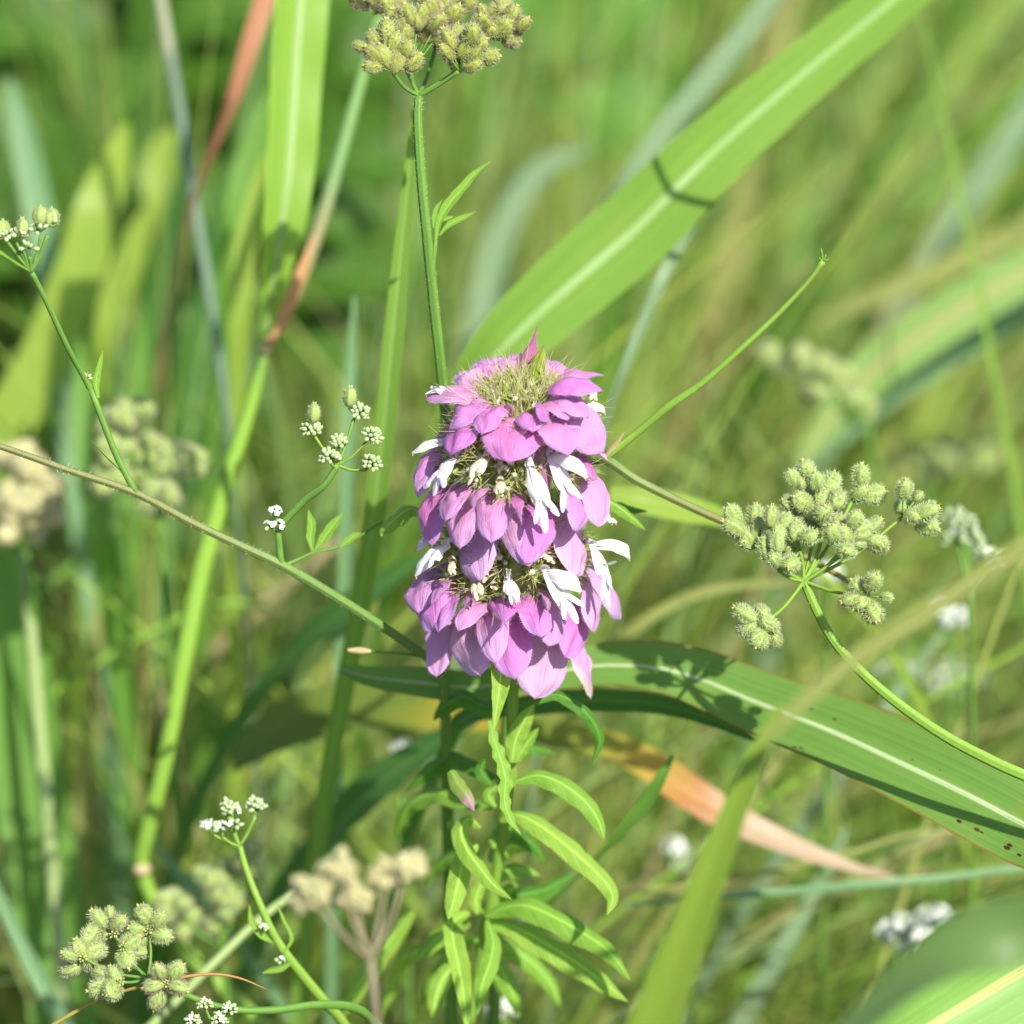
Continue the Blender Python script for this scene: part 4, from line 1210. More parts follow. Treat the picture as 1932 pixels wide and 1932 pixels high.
# --- E: lower left umbel
Z8 = lambda X, Y: (X * 0.3255, 1446.5 + Y * 0.3255)
rnd = random.Random(66)
spx = [Z8(858, 1228) + (-0.9,), Z8(1000, 1290) + (-0.8,), Z8(1120, 1340) + (-0.6,), Z8(1260, 1388) + (-0.4,), Z8(1400, 1412) + (-0.2,), Z8(1600, 1410) + (0.1,), Z8(1850, 1380) + (0.5,), Z8(2060, 1400) + (1.0,), Z8(2200, 1520) + (1.6,)]
pts = [P(*q) for q in spx]
tail = ground_tail(pts, 0.1)
hedge = thing('hedge_parsley', 'hedge parsley with small open green fruit clusters beside the curved red awn', 'wildflower', (tail[-1].x, tail[-1].y, 0))
mb = MB()
mb.tube(pts + tail, [0.04, 0.045, 0.05, 0.052, 0.056, 0.06, 0.065, 0.07, 0.07, 0.09, 0.1], ns=9, n=80)
mb.build('stem', M['stem_green'], hedge)
hub = pts[0]
EC = [((660, 970), [(570, 890), (640, 852), (682, 910), (600, 982)], 0.3),
      ((865, 950), [(840, 860), (915, 890), (795, 942), (845, 1008), (930, 980)], 0.25),
      ((480, 1110), [(405, 1095), (460, 1055), (520, 985), (545, 1070), (410, 1172), (515, 1135)], 0.0),
      ((715, 1045), [(755, 1020), (790, 1072), (730, 1112)], 0.1),
      ((690, 1250), [(585, 1200), (670, 1215), (580, 1285), (655, 1290)], -0.1),
      ((965, 1260), [(920, 1185), (1020, 1180), (895, 1265), (1035, 1280), (915, 1340)], -0.3)]
for b, fr, dd in EC:
    ray = umbellet(hedge, rnd, hub, Z8(*b), [Z8(*f) for f in fr], -0.9 + dd, FE, 'stem_green', size=0.98, hubr=0.026, jitter=0.15)
    mb = buds_mesh(rnd, P(*Z8(*b), -1.0 + dd), CAMV + UP * 0.3, 0.06, 9, 0.017)
    o = mb.build('bud_cluster', [M['style_tip'], M['stem_green'], M['style_tip']], ray)
    o['kind'] = 'stuff'
# small bud heads by the bottom edge, on the same plant
jt = P(*Z8(1330, 1400), -0.3)
h2 = P(*Z8(1235, 1500), -0.6)
mb = MB()
mb.tube([jt, P(*Z8(1300, 1450), -0.5), P(*Z8(1280, 1560), -0.6)], 0.03, ns=7, n=8)
br = mb.build('branch', M['stem_green'], hedge)
for b, cl in (((1200, 1425), (1185, 1380)), ((1335, 1440), (1330, 1410)), ((1130, 1500), (1120, 1475)), ((1280, 1490), (1270, 1470))):
    mb = MB()
    mb.tube([P(*Z8(1255, 1530), -0.6), P(*Z8(*b), -0.6), P(*Z8(*cl), -0.6)], 0.024, ns=6, n=8)
    ray = mb.build('ray', M['stem_green'], hedge)
    mb = buds_mesh(rnd, P(*Z8(*cl), -0.6), UP + CAMV * 0.4, 0.10, 18, 0.03, 0.1)
    o = mb.build('bud_cluster', [M['bud'], M['stem_green'], M['flower_white']], ray)
    o['kind'] = 'stuff'

# --- F: pale sprig rising in the lower left
rnd = random.Random(77)
spx = [Z8(1390, 460) + (1.2,), Z8(1410, 540) + (1.2,), Z8(1450, 660) + (1.2,), Z8(1520, 830) + (1.2,), Z8(1590, 980) + (1.3,), Z8(1660, 1090) + (1.4,), Z8(1770, 1230) + (1.6,), Z8(1870, 1350) + (1.8,), Z8(2000, 1500) + (2.2,)]
pts = [P(*q) for q in spx]
tail = ground_tail(pts, 0.1)
hedge = thing('hedge_parsley', 'pale green hedge parsley sprig with white bud heads beside tan round seed heads', 'wildflower', (tail[-1].x, tail[-1].y, 0))
mb = MB()
mb.tube(pts + tail, [0.045, 0.05, 0.055, 0.06, 0.066, 0.075, 0.08, 0.08, 0.08, 0.09, 0.1], ns=9, n=80)
mb.build('stem', M['stem_bright'], hedge)
hub = pts[0]
for b, cl, nb in (((1240, 395), (1210, 350), 12), ((1290, 410), (1285, 362), 9), ((1350, 330), (1345, 262), 14), ((1345, 360), (1360, 345), 7), ((1320, 280), (1325, 235), 9), ((1480, 290), (1480, 225), 16), ((1480, 280), (1500, 245), 9)):
    q = P(*Z8(*b), 1.1)
    mb = MB()
    mb.tube([hub, (hub + q) / 2 + Vector((0, 0, -0.03)), q], 0.024, ns=6, n=8)
    ray = mb.build('ray', M['stem_bright'], hedge)
    mb = buds_mesh(rnd, P(*Z8(*cl), 1.1), UP, 0.11, nb, 0.038, 0.25)
    mb.tube([q, P(*Z8(*cl), 1.1)], 0.02, ns=6, n=4, mat=1)
    o = mb.build('bud_cluster', [M['bud'], M['stem_green'], M['flower_white']], ray)
    o['kind'] = 'stuff'
for a, wd in (([(1600, 1020), (1510, 970), (1455, 890), (1445, 800)], 0.13), ([(1640, 1080), (1690, 1000), (1640, 880), (1600, 780)], 0.07), ([(1680, 1140), (1620, 1170), (1570, 1180), (1520, 1196)], 0.12)):
    mb = MB()
    mb.ribbon([P(*Z8(*q), 1.3) for q in a], wd, CAMV + RT * 0.4, n=14, nw=4, fold=0.4, profile=([0, 0.3, 0.7, 1], [0.5, 1, 0.8, 0.1]))
    mb.build('leaflet', M['bleaf'], hedge)
bm_ = buds_mesh(rnd, P(*Z8(1525, 940), 1.2), UP, 0.07, 7, 0.03, 0.4)
o = bm_.build('bud_cluster', [M['bud'], M['stem_green'], M['flower_white']], hedge)
o['kind'] = 'stuff'
bm_ = buds_mesh(rnd, P(*Z8(1620, 1130), 1.3), UP, 0.07, 7, 0.03, 0.4)
o = bm_.build('bud_cluster', [M['bud'], M['stem_green'], M['flower_white']], hedge)
o['kind'] = 'stuff'


# --- blurred heads further back (and one nearer), each a plant of its own
def far_umbel(label, hubpx, d, clus, kind, stem='stem_green', hubr=0.045, nf=7, spread=26, size=1.15, lean=(0, 0), seed=0, cat='wildflower'):
    rnd = random.Random(seed)
    hub = P(hubpx[0], hubpx[1], d)
    root = Vector((hub.x + lean[0], hub.y + lean[1], -1))
    th = thing('hedge_parsley', label, cat, (root.x, root.y, 0))
    mb = MB()
    mid = hub * 0.5 + root * 0.5 + Vector((lean[0] * -0.15, lean[1] * -0.15, 0))
    mb.tube([hub, hub * 0.8 + mid * 0.2 + Vector((0.1, 0, 0)), mid, root], [hubr, hubr * 1.1, hubr * 1.5, hubr * 2], ns=8, n=30)
    mb.build('stem', M[stem], th)
    for (x, y) in clus:
        c = P(x, y, d + rnd.uniform(-0.4, 0.4))
        base = hub.lerp(c, 0.85)
        mb = MB()
        mb.tube([hub, hub.lerp(c, 0.5) + Vector((0, 0, -0.08)), base], hubr * 0.6, ns=6, n=8)
        ray = mb.build('ray', M[stem], th)
        if kind in ('white', 'bud'):
            b_ = buds_mesh(rnd, base, (c - hub).normalized() + UP, spread / PX * 1.1, 16, 0.06 if kind == 'white' else 0.045, 0.85 if kind == 'white' else 0.2)
            o = b_.build('floret_cluster', [M['bud'], M[stem], M['flower_white']], ray)
            o['kind'] = 'stuff'
        else:
            for k in range(nf):
                v_ = Vector((rnd.gauss(0, 1), rnd.gauss(0, 1), rnd.gauss(0.3, 0.8))).normalized()
                pos = c + v_ * (spread / PX) * rnd.uniform(0.35, 0.8)
                put(rnd.choice({'green': FG, 'brown': FB, 'fruit': FR}[kind]), 'fruit', ray, pos - v_ * 0.15, v_, size * rnd.uniform(0.9, 1.15), rnd.uniform(0, 6))
    return th


far_umbel('cream green seed heads behind the fork of the sprawling reddish stem', (300, 960), 9, [(225, 790), (270, 785), (215, 850), (270, 845), (330, 868), (352, 880), (205, 905), (265, 905), (300, 945), (320, 935)], 'green', spread=26, nf=8, size=1.2, seed=1)
far_umbel('brownish seed head behind the thin end of the sprawling reddish stem', (50, 1040), 12, [(20, 880), (60, 905), (10, 950), (50, 960), (30, 990), (80, 925), (70, 980)], 'brown', spread=34, nf=9, seed=2, size=1.4)
far_umbel('dull green seed head behind the stem of the pale bud sprig', (420, 1790), 8, [(330, 1710), (350, 1740), (395, 1670), (420, 1700), (395, 1740), (465, 1620), (440, 1660)], 'green', spread=22, nf=7, seed=3)
far_umbel('tan round seed heads on greyish brown stalks before the flower plant', (700, 1810), -9, [(582, 1686), (668, 1698), (634, 1642), (730, 1652), (772, 1640)], 'brown', stem='stem_brown', hubr=0.05, spread=44, nf=56, seed=4, size=0.52, lean=(2, -3))
far_umbel('tan seed cluster lying along the pale tan ribbed blade', (1640, 800), 17, [(1450, 680), (1500, 682), (1540, 690), (1580, 702), (1610, 765), (1625, 778), (1535, 735)], 'green', spread=22, nf=7, seed=5, lean=(4, 3))
far_umbel('pale greenish bud head beside the outermost bristly fruit cluster', (1830, 1110), 7, [(1795, 960), (1820, 985), (1800, 1005), (1830, 1010), (1870, 1045), (1815, 975)], 'bud', spread=24, seed=6, lean=(2, 2))
far_umbel('small round white flower head above the wide pale bud head', (1800, 1250), 15, [(1780, 1140), (1800, 1150), (1790, 1165)], 'white', spread=26, seed=7)
far_umbel('wide pale bud head behind the bright arching stem', (1770, 1400), 18, [(1660, 1240), (1690, 1250), (1770, 1260), (1800, 1240), (1830, 1270), (1860, 1265), (1790, 1290), (1740, 1280)], 'bud', spread=28, seed=8)
far_umbel('bright white flower head above the arching dull green blade', (1720, 1880), 10, [(1672, 1740), (1700, 1725), (1690, 1760), (1755, 1718), (1780, 1712), (1738, 1742), (1708, 1775)], 'white', spread=28, seed=9, lean=(1, 2))
far_umbel('white flower head beside the pale stalk on the very wide blade', (60, 1620), 17, [(15, 1465), (40, 1470), (55, 1420), (20, 1480)], 'white', spread=26, seed=10)
far_umbel('faint whitish bud head low behind the thin blue green blade', (40, 1800), 20, [(25, 1640), (45, 1660), (0, 1700), (5, 1720)], 'bud', spread=28, seed=11)
far_umbel('tiny white flowers low among the beebalm leaves', (950, 2000), 7, [(945, 1885), (962, 1888), (930, 1895)], 'white', spread=16, seed=12)
far_umbel('white flowers under the yellow part of the dying leaf', (1300, 1760), 14, [(1270, 1575), (1320, 1600), (1290, 1620)], 'white', spread=24, seed=13)
far_umbel('small white flower head half hidden by the bristly green fruit clusters', (1560, 1200), 10, [(1545, 1065), (1560, 1075), (1570, 1060)], 'white', spread=22, seed=14)
far_umbel('yellowish seed head between bare forked stem and pale bud head', (1760, 1000), 28, [(1700, 870), (1740, 880), (1780, 865), (1820, 880), (1850, 860)], 'green', spread=34, nf=8, seed=15, size=1.3)
far_umbel('single tiny white blossom over the very dark broad blade', (755, 1500), 9, [(762, 1392), (752, 1398)], 'white', spread=12, seed=16)


# --- broad leaved weeds in the upper left background
def weed(label, px, d, leaves, mat='weed_leaf', seed=0):
    rnd = random.Random(seed)
    c = P(px[0], px[1], d)
    root = Vector((c.x + rnd.uniform(-2, 2), c.y + 1, -1))
    th = thing('broadleaf_weed', label, 'plant', (root.x, root.y, 0))
    mb = MB()
    mb.tube([c, (c + root) / 2, root], [0.15, 0.22, 0.3], ns=8)
    mb.build('stem', M['stem_green'], th)
    for (x, y, dd, L, W, ang) in leaves:
        b = P(x, y, d + dd)
        dv = (RT * math.cos(ang) + UP * math.sin(ang)) + FWD * rnd.uniform(-0.3, 0.3)
        tip = b + dv * L
        mid = (b + tip) / 2 + Vector((0, 0, L * 0.12))
        mb = MB()
        mb.tube([root + (c - root) * rnd.uniform(0.6, 1), (b + c) / 2, b], [0.1, 0.08, 0.06], ns=6)
        mb.ribbon([b, mid, tip], W, (CAMV * 0.6 + Vector((0, 0, 0.7))), n=14, nw=6, fold=0.2, wave=0.15, profile=([0, 0.25, 0.55, 0.85, 1], [0.2, 0.85, 1, 0.5, 0.05]), mat=1)
        mb.build('leaf', [M['stem_green'], M[mat]], th)
    return th


weed('pale broad leaved weed above the bent tipped grass blade', (120, 120), 40, [(30, 60, 0, 5, 2.8, 0.25), (190, 70, 1, 4.6, 2.4, 2.9), (250, 30, 0, 4.5, 3, 0.2), (360, 60, 0, 4.0, 3, -0.9), (110, 10, 2, 5, 3.2, 2.6), (60, 150, 3, 5, 2.6, -1.2)], seed=1)
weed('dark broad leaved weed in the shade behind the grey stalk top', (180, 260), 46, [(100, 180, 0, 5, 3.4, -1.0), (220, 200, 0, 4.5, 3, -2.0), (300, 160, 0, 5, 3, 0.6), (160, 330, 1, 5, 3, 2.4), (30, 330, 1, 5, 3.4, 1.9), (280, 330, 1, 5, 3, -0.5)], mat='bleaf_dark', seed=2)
weed('leafy green weed behind the salmon red leaf', (450, 130), 44, [(420, 60, 0, 4, 3, 0.5), (400, 140, 0, 4, 2.6, -1.2), (480, 100, 0, 4, 2.8, 0.2), (380, 40, 0, 4.4, 2.8, 2.6), (700, 90, 2, 4, 2.8, 1.2)], seed=3)
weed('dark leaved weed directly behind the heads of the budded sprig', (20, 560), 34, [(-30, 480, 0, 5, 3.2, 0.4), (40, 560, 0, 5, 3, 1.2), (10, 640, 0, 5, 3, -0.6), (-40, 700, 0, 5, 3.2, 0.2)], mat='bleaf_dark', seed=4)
weed('soft green weed behind the tall olive fruit head', (900, 60), 52, [(960, 60, 0, 5, 3, 1.0), (1060, 120, 0, 5, 3.2, 0.7), (860, 110, 0, 5, 3, 2.2), (1150, 60, 1, 5, 3, 2.0), (1000, 160, 1, 5, 3, -0.5)], seed=5)

M['thicket_leaf_shaded'] = bleaf_mat('thicket_leaf_shaded', (0.04, 0.105, 0.010), (0.065, 0.145, 0.015))  # deep shade of the thicket put into the leaf colour
rw = random.Random(77)
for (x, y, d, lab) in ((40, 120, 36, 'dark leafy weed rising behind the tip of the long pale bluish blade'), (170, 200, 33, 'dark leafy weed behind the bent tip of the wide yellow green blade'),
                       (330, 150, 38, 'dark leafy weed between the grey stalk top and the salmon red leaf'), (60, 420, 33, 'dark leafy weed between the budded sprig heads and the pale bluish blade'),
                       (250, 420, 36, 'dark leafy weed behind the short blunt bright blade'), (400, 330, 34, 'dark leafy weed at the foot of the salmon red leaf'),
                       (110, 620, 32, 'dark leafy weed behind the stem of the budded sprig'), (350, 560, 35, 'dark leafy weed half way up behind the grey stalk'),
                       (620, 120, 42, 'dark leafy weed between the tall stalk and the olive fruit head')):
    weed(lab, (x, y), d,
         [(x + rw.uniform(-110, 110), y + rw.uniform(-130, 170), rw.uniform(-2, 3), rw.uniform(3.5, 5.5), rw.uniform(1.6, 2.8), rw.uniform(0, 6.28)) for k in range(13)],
         mat='thicket_leaf_shaded', seed=x)['group'] = 'weeds in the shady thicket'


# ------------------------------------------------------------------ the beebalm
Z1 = lambda X, Y: (723.3 + X * 0.2604, 597.5 + Y * 0.2604)
Z2 = lambda X, Y: (723.3 + X * 0.2604, 943.4 + Y * 0.2604)
Z7 = lambda X, Y: (628.9 + X * 0.349, 1257.9 + Y * 0.349)
AXT, AXM, AXB = Vector((0.15, 0.0, 0)), Vector((0.03, 0.0, 0)), Vector((0.0, 0.0, 0))


def on_cyl(px, ax, R, back=False):
    """the point on the upright cylinder (axis ax, radius R) seen at px"""
    r = (P(px[0], px[1], 0) - CAMP).normalized()
    o = CAMP - ax
    a = r.x * r.x + r.y * r.y
    b = 2 * (o.x * r.x + o.y * r.y)
    c = o.x * o.x + o.y * o.y - R * R
    disc = b * b - 4 * a * c
    if disc <= 0:
        t_ = -b / (2 * a)
    else:
        t_ = (-b + (math.sqrt(disc) if back else -math.sqrt(disc))) / (2 * a)
    return CAMP + r * t_


stem_top = Vector((0.15, 0, on_cyl(Z1(1000, 640), AXT, 0.05).z))
bee = thing('beebalm', 'purple flowering beebalm with three stacked whorls of bracts on a leafy stem', 'wildflower', (-0.3, 1.0, 0))
z_bot = on_cyl(Z2(860, 1130), AXB, 0.1).z
rnd = random.Random(101)
mb = MB()
sp = [stem_top + Vector((0, 0, -0.5)), Vector((0.03, 0, (stem_top.z + z_bot) / 2)), Vector((0, 0.02, z_bot)), Vector((-0.02, 0.05, z_bot - 2)), Vector((-0.35, 0.2, z_bot - 4.5)), Vector((-0.75, 0.4, z_bot - 7.5)), Vector((-0.9, 0.7, 20)), Vector((-0.6, 1.0, 8)), Vector((-0.3, 1.0, -1.5))]
mb.tube(sp, [0.11, 0.14, 0.14, 0.115, 0.11, 0.11, 0.12, 0.13, 0.14], ns=4, n=60)
mb.build('stem', M['stem_bright'], bee)

PROF = ([0, 0.08, 0.2, 0.36, 0.55, 0.72, 0.83, 0.90, 0.945, 0.97, 1.0], [0.50, 0.70, 0.90, 1.0, 0.97, 0.80, 0.56, 0.32, 0.14, 0.055, 0.02])
PROFN = ([0, 0.2, 0.45, 0.65, 0.8, 0.9, 1.0], [0.9, 1.0, 0.75, 0.42, 0.2, 0.08, 0.02])
bseed = [0]


def bract(base, tip, ax, width, rb=0.6, rt=1.4, bulge=0.22, mat='bract', cup=0.3, narrow=False, back=False, up=0.55, fold=0.0, wrin=0.3, awn=0.14, side=0.0, shift=0.0, bback=None):
    bseed[0] += 1
    B = on_cyl(base, ax, rb, back if bback is None else bback)
    E = on_cyl(tip, ax, rt, back)
    ln = (E - B).length
    rad = (B + E) / 2 - ax
    rad.z = 0
    rad = rad.normalized() if rad.length > 1e-3 else -FWD
    n0 = (rad + Vector((0, 0, up))).normalized()
    td = (E - B).normalized()
    n0 = (n0 - td * n0.dot(td)).normalized()
    if side:
        n0 = Quaternion(td, side) @ n0
    C = (B + E) / 2 + n0 * bulge * ln
    mid1 = B.lerp(C, 0.5)
    q = [B, B * 0.56 + C * 0.36 + E * 0.08, B * 0.25 + C * 0.5 + E * 0.25, B * 0.08 + C * 0.36 + E * 0.56, E]
    awn = awn + 0.07
    if awn:
        q.append(E + (E - C).normalized() * awn)
    w_ = width / PX * 1.24
    mb = MB()
    wl = [w_] * len(q)
    vs, r = mb.ribbon(q, wl, n0, n=30, nw=10, cup=cup, fold=fold, profile=PROFN if narrow else PROF, wrin=wrin, seed=bseed[0] * 3.7, shift=shift, wave=0.05, wfreq=2)
    # fine hairs on the margin
    for i in range(2, 27):
        for c_ in (0, r - 1):
            if rnd.random() < 0.75:
                p0 = Vector(vs[i * r + c_])
                out_ = (p0 - Vector(vs[i * r + (1 if c_ == 0 else r - 2)])).normalized()
                mb.hair(p0, out_ + td * 0.5 + Vector((rnd.uniform(-1, 1), rnd.uniform(-1, 1), rnd.uniform(-1, 1))) * 0.35, rnd.uniform(0.03, 0.07), 0.0032, None, 1, n=2)
    o = mb.build('bract', [M[mat], M['cilia']], bee)
    return o


# bottom whorl: outer row first
BW = dict(ax=AXB)
S2 = 0.2604
bract(Z2(450, 800), Z2(385, 1245), width=200 * S2, rb=0.8, rt=1.35, mat='bract_pale', cup=0.2, bulge=0.12, awn=0.02, side=-0.5, **BW)
bract(Z2(600, 780), Z2(690, 1240), width=310 * S2, rb=0.75, rt=1.40, mat='bract_pale', bulge=0.2, awn=0.02, **BW)
bract(Z2(1180, 900), Z2(1105, 1412), width=345 * S2, rb=0.75, rt=1.30, mat='bract_pale', bulge=0.16, cup=0.25, awn=0.0, **BW)
bract(Z2(1360, 940), Z2(1500, 1390), width=215 * S2, rb=0.8, rt=1.30, mat='bract_fading', bulge=0.12, cup=0.2, awn=0.05, **BW)
bract(Z2(880, 780), Z2(945, 1252), width=275 * S2, rb=0.75, rt=1.50, mat='bract', bulge=0.2, awn=0.04, **BW)
bract(Z2(1400, 720), Z2(1330, 1110), width=245 * S2, rb=0.8, rt=1.45, mat='bract', bulge=0.22, awn=0.02, **BW)
bract(Z2(1450, 560), Z2(1520, 915), width=210 * S2, rb=0.85, rt=1.5, mat='bract', bulge=0.2, awn=0.04, **BW)
bract(Z2(1480, 480), Z2(1715, 830), width=215 * S2, rb=0.9, rt=1.55, mat='bract_pale', bulge=0.22, awn=0.04, side=0.35, **BW)
# inner row
bract(Z2(420, 520), Z2(380, 925), width=300 * S2, rb=0.95, rt=1.58, mat='bract', bulge=0.3, awn=0.03, side=-0.3, **BW)
bract(Z2(330, 500), Z2(250, 780), width=220 * S2, rb=0.95, rt=1.58, mat='bract', bulge=0.3, awn=0.03, side=-0.4, **BW)
bract(Z2(530, 560), Z2(360, 715), width=150 * S2, rb=0.9, rt=1.52, mat='bract_deep', bulge=0.25, awn=0.05, **BW)
bract(Z2(560, 640), Z2(402, 895), width=205 * S2, rb=0.85, rt=1.60, mat='bract', bulge=0.25, awn=0.1, **BW)
bract(Z2(745, 725), Z2(568, 895), width=165 * S2, rb=0.85, rt=1.62, mat='bract_deep', bulge=0.28, awn=0.08, **BW)
bract(Z2(790, 720), Z2(802, 1115), width=200 * S2, rb=0.8, rt=1.60, mat='bract', bulge=0.22, awn=0.1, **BW)
bract(Z2(800, 705), Z2(862, 860), width=100 * S2, rb=0.9, rt=1.66, mat='bract_deep', bulge=0.15, awn=0.22, narrow=True, **BW)
bract(Z2(960, 710), Z2(886, 860), width=115 * S2, rb=0.9, rt=1.66, mat='bract_deep', bulge=0.15, awn=0.25, narrow=True, **BW)
bract(Z2(1060, 680), Z2(1140, 955), width=215 * S2, rb=0.85, rt=1.62, mat='bract', bulge=0.26, awn=0.03, **BW)
bract(Z2(1210, 690), Z2(1205, 1025), width=205 * S2, rb=0.85, rt=1.56, mat='bract', bulge=0.25, awn=0.02, **BW)
bract(Z2(1150, 640), Z2(1195, 770), width=80 * S2, rb=0.9, rt=1.6, mat='bract_deep', bulge=0.15, awn=0.15, narrow=True, **BW)
bract(Z2(690, 640), Z2(590, 760), width=80 * S2, rb=0.9, rt=1.55, mat='bract_deep', bulge=0.15, awn=0.15, narrow=True, **BW)
# back of the bottom whorl
for X, Y, X2, Y2 in ((500, 430, 290, 520), (900, 400, 900, 470), (1300, 420, 1500, 430), (700, 400, 600, 450)):
    bract(Z2(X, Y), Z2(X2, Y2), width=230 * S2, rb=0.7, rt=1.4, mat='bract', back=True, bulge=0.2, up=1.5, awn=0.05, **BW)

# middle whorl
MW = dict(ax=AXM)
bract(Z2(640, 60), Z2(690, 548), width=310 * S2, rb=0.65, rt=1.28, mat='bract_pale', bulge=0.14, awn=0.03, cup=0.3, **MW)
bract(Z2(1330, 60), Z2(1385, 520), width=330 * S2, rb=0.7, rt=1.30, mat='bract_pale', bulge=0.16, awn=0.02, cup=0.25, **MW)
bract(Z2(400, -120), Z2(345, 268), width=200 * S2, rb=0.85, rt=1.42, mat='bract', bulge=0.24, awn=0.08, side=-0.45, **MW)
bract(Z2(1490, -230), Z2(1560, 160), width=215 * S2, rb=0.85, rt=1.45, mat='bract', bulge=0.24, awn=0.02, side=0.4, **MW)
bract(Z2(1370, -120), Z2(1385, 192), width=190 * S2, rb=0.85, rt=1.44, mat='bract', bulge=0.24, awn=0.02, **MW)
bract(Z2(940, 20), Z2(1048, 440), width=225 * S2, rb=0.75, rt=1.42, mat='bract', bulge=0.2, awn=0.03, **MW)
bract(Z2(1160, 10), Z2(1045, 415), width=230 * S2, rb=0.75, rt=1.45, mat='bract', bulge=0.22, awn=0.05, **MW)
bract(Z2(640, -110), Z2(552, 305), width=245 * S2, rb=0.8, rt=1.46, mat='bract', bulge=0.22, awn=0.04, **MW)
bract(Z2(830, -90), Z2(782, 262), width=220 * S2, rb=0.8, rt=1.48, mat='bract', bulge=0.22, awn=0.04, **MW)
bract(Z1(600, 1190), Z1(455, 1430), width=205 * S2, rb=0.9, rt=1.5, mat='bract', bulge=0.28, awn=0.05, **MW)
bract(Z1(720, 1240), Z1(660, 1340), width=130 * S2, rb=0.95, rt=1.5, mat='bract_deep', bulge=0.15, awn=0.2, narrow=True, **MW)
bract(Z1(960, 1280), Z1(985, 1400), width=100 * S2, rb=0.95, rt=1.5, mat='bract_deep', bulge=0.12, awn=0.3, narrow=True, **MW)
bract(Z1(420, 1060), Z1(260, 1270), width=150 * S2, rb=0.95, rt=1.5, mat='bract', bulge=0.3, awn=0.03, side=-0.4, **MW)
bract(Z1(430, 950), Z1(240, 1170), width=150 * S2, rb=0.95, rt=1.46, mat='bract', bulge=0.3, awn=0.03, side=-0.5, **MW)
bract(Z1(1400, 1000), Z1(1520, 1150), width=150 * S2, rb=0.95, rt=1.4, mat='bract', bulge=0.28, awn=0.03, **MW)
bract(Z1(1430, 900), Z1(1600, 990), width=150 * S2, rb=0.95, rt=1.35, mat='bract', bulge=0.28, awn=0.1, **MW)
for X, Y, X2, Y2 in ((500, 900, 400, 860), (1300, 900, 1450, 860), (900, 880, 900, 850)):
    bract(Z1(X, Y), Z1(X2, Y2), width=230 * S2, rb=0.6, rt=1.2, mat='bract', back=True, bulge=0.2, up=1.5, awn=0.05, **MW)

# top whorl
TW = dict(ax=AXT)
bract(Z1(960, 720), Z1(912, 1000), width=350 * S2, rb=0.62, rt=1.32, mat='bract_deep', bulge=0.24, awn=0.06, cup=0.3, **TW)
bract(Z1(720, 690), Z1(500, 955), width=300 * S2, rb=0.62, rt=1.36, mat='bract_deep', bulge=0.26, awn=0.04, **TW)
bract(Z1(1180, 680), Z1(1320, 930), width=265 * S2, rb=0.62, rt=1.32, mat='bract_deep', bulge=0.24, awn=0.12, **TW)
bract(Z1(1260, 640), Z1(1575, 945), width=290 * S2, rb=0.7, rt=1.34, mat='bract_deep', bulge=0.28, awn=0.05, side=0.25, **TW)
bract(Z1(1130, 800), Z1(1195, 1270), width=200 * S2, rb=0.7, rt=1.15, mat='bract_dusky', bulge=0.06, awn=0.08, narrow=True, fold=-0.5, **TW)
bract(Z1(760, 600), Z1(505, 770), width=205 * S2, rb=0.6, rt=1.16, mat='bract_deep', bulge=0.3, awn=0.05, **TW)
bract(Z1(830, 640), Z1(725, 795), width=200 * S2, rb=0.6, rt=1.12, mat='bract_deep', bulge=0.3, awn=0.07, **TW)
bract(Z1(1050, 690), Z1(1075, 785), width=160 * S2, rb=0.6, rt=1.08, mat='bract_deep', bulge=0.25, awn=0.08, **TW)
bract(Z1(1150, 660), Z1(1155, 720), width=120 * S2, rb=0.6, rt=1.06, mat='bract_deep', bulge=0.25, awn=0.08, **TW)
bract(Z1(1190, 620), Z1(1315, 710), width=150 * S2, rb=0.6, rt=1.08, mat='bract_deep', bulge=0.3, awn=0.05, **TW)
bract(Z1(1220, 570), Z1(1450, 690), width=190 * S2, rb=0.6, rt=1.2, mat='bract', bulge=0.3, awn=0.05, **TW)
bract(Z1(720, 590), Z1(365, 565), width=200 * S2, rb=0.62, rt=1.24, mat='bract', bulge=0.3, awn=0.12, up=1.4, **TW)
bract(Z1(1200, 520), Z1(1500, 500), width=170 * S2, rb=0.6, rt=1.18, mat='bract', bulge=0.3, awn=0.15, up=1.5, **TW)
bract(Z1(1190, 470), Z1(1495, 400), width=190 * S2, rb=0.6, rt=1.22, mat='bract', back=True, bulge=0.22, awn=0.2, up=1.7, **TW)
bract(Z1(760, 480), Z1(560, 400), width=240 * S2, rb=0.6, rt=1.15, mat='bract', back=True, bulge=0.25, awn=0.03, up=2, **TW)
bract(Z1(840, 430), Z1(740, 300), width=250 * S2, rb=0.55, rt=1.2, mat='bract', back=True, bulge=0.3, awn=0.03, up=2, **TW)
bract(Z1(960, 420), Z1(940, 268), width=250 * S2, rb=0.5, rt=1.2, mat='bract', back=True, bulge=0.3, awn=0.03, up=2, **TW)
bract(Z1(1130, 420), Z1(1210, 310), width=250 * S2, rb=0.55, rt=1.2, mat='bract', back=True, bulge=0.3, awn=0.03, up=2, **TW)
bract(Z1(1035, 420), Z1(1085, 190), width=135 * S2, rb=0.45, rt=0.72, mat='bract_dusky', back=True, bulge=-0.05, awn=0.2, narrow=True, up=0.2, cup=-0.4, **TW)
bract(Z1(1060, 520), Z1(1130, 295), width=98 * S2, rb=0.2, rt=0.42, mat='bract_green', back=True, bulge=-0.04, awn=0.12, up=0.1, cup=-0.5, side=0.2, **TW)
bract(Z1(930, 740), Z1(905, 670), width=80 * S2, rb=0.62, rt=0.72, mat='bract_dusky', bulge=0.1, awn=0.05, **TW)


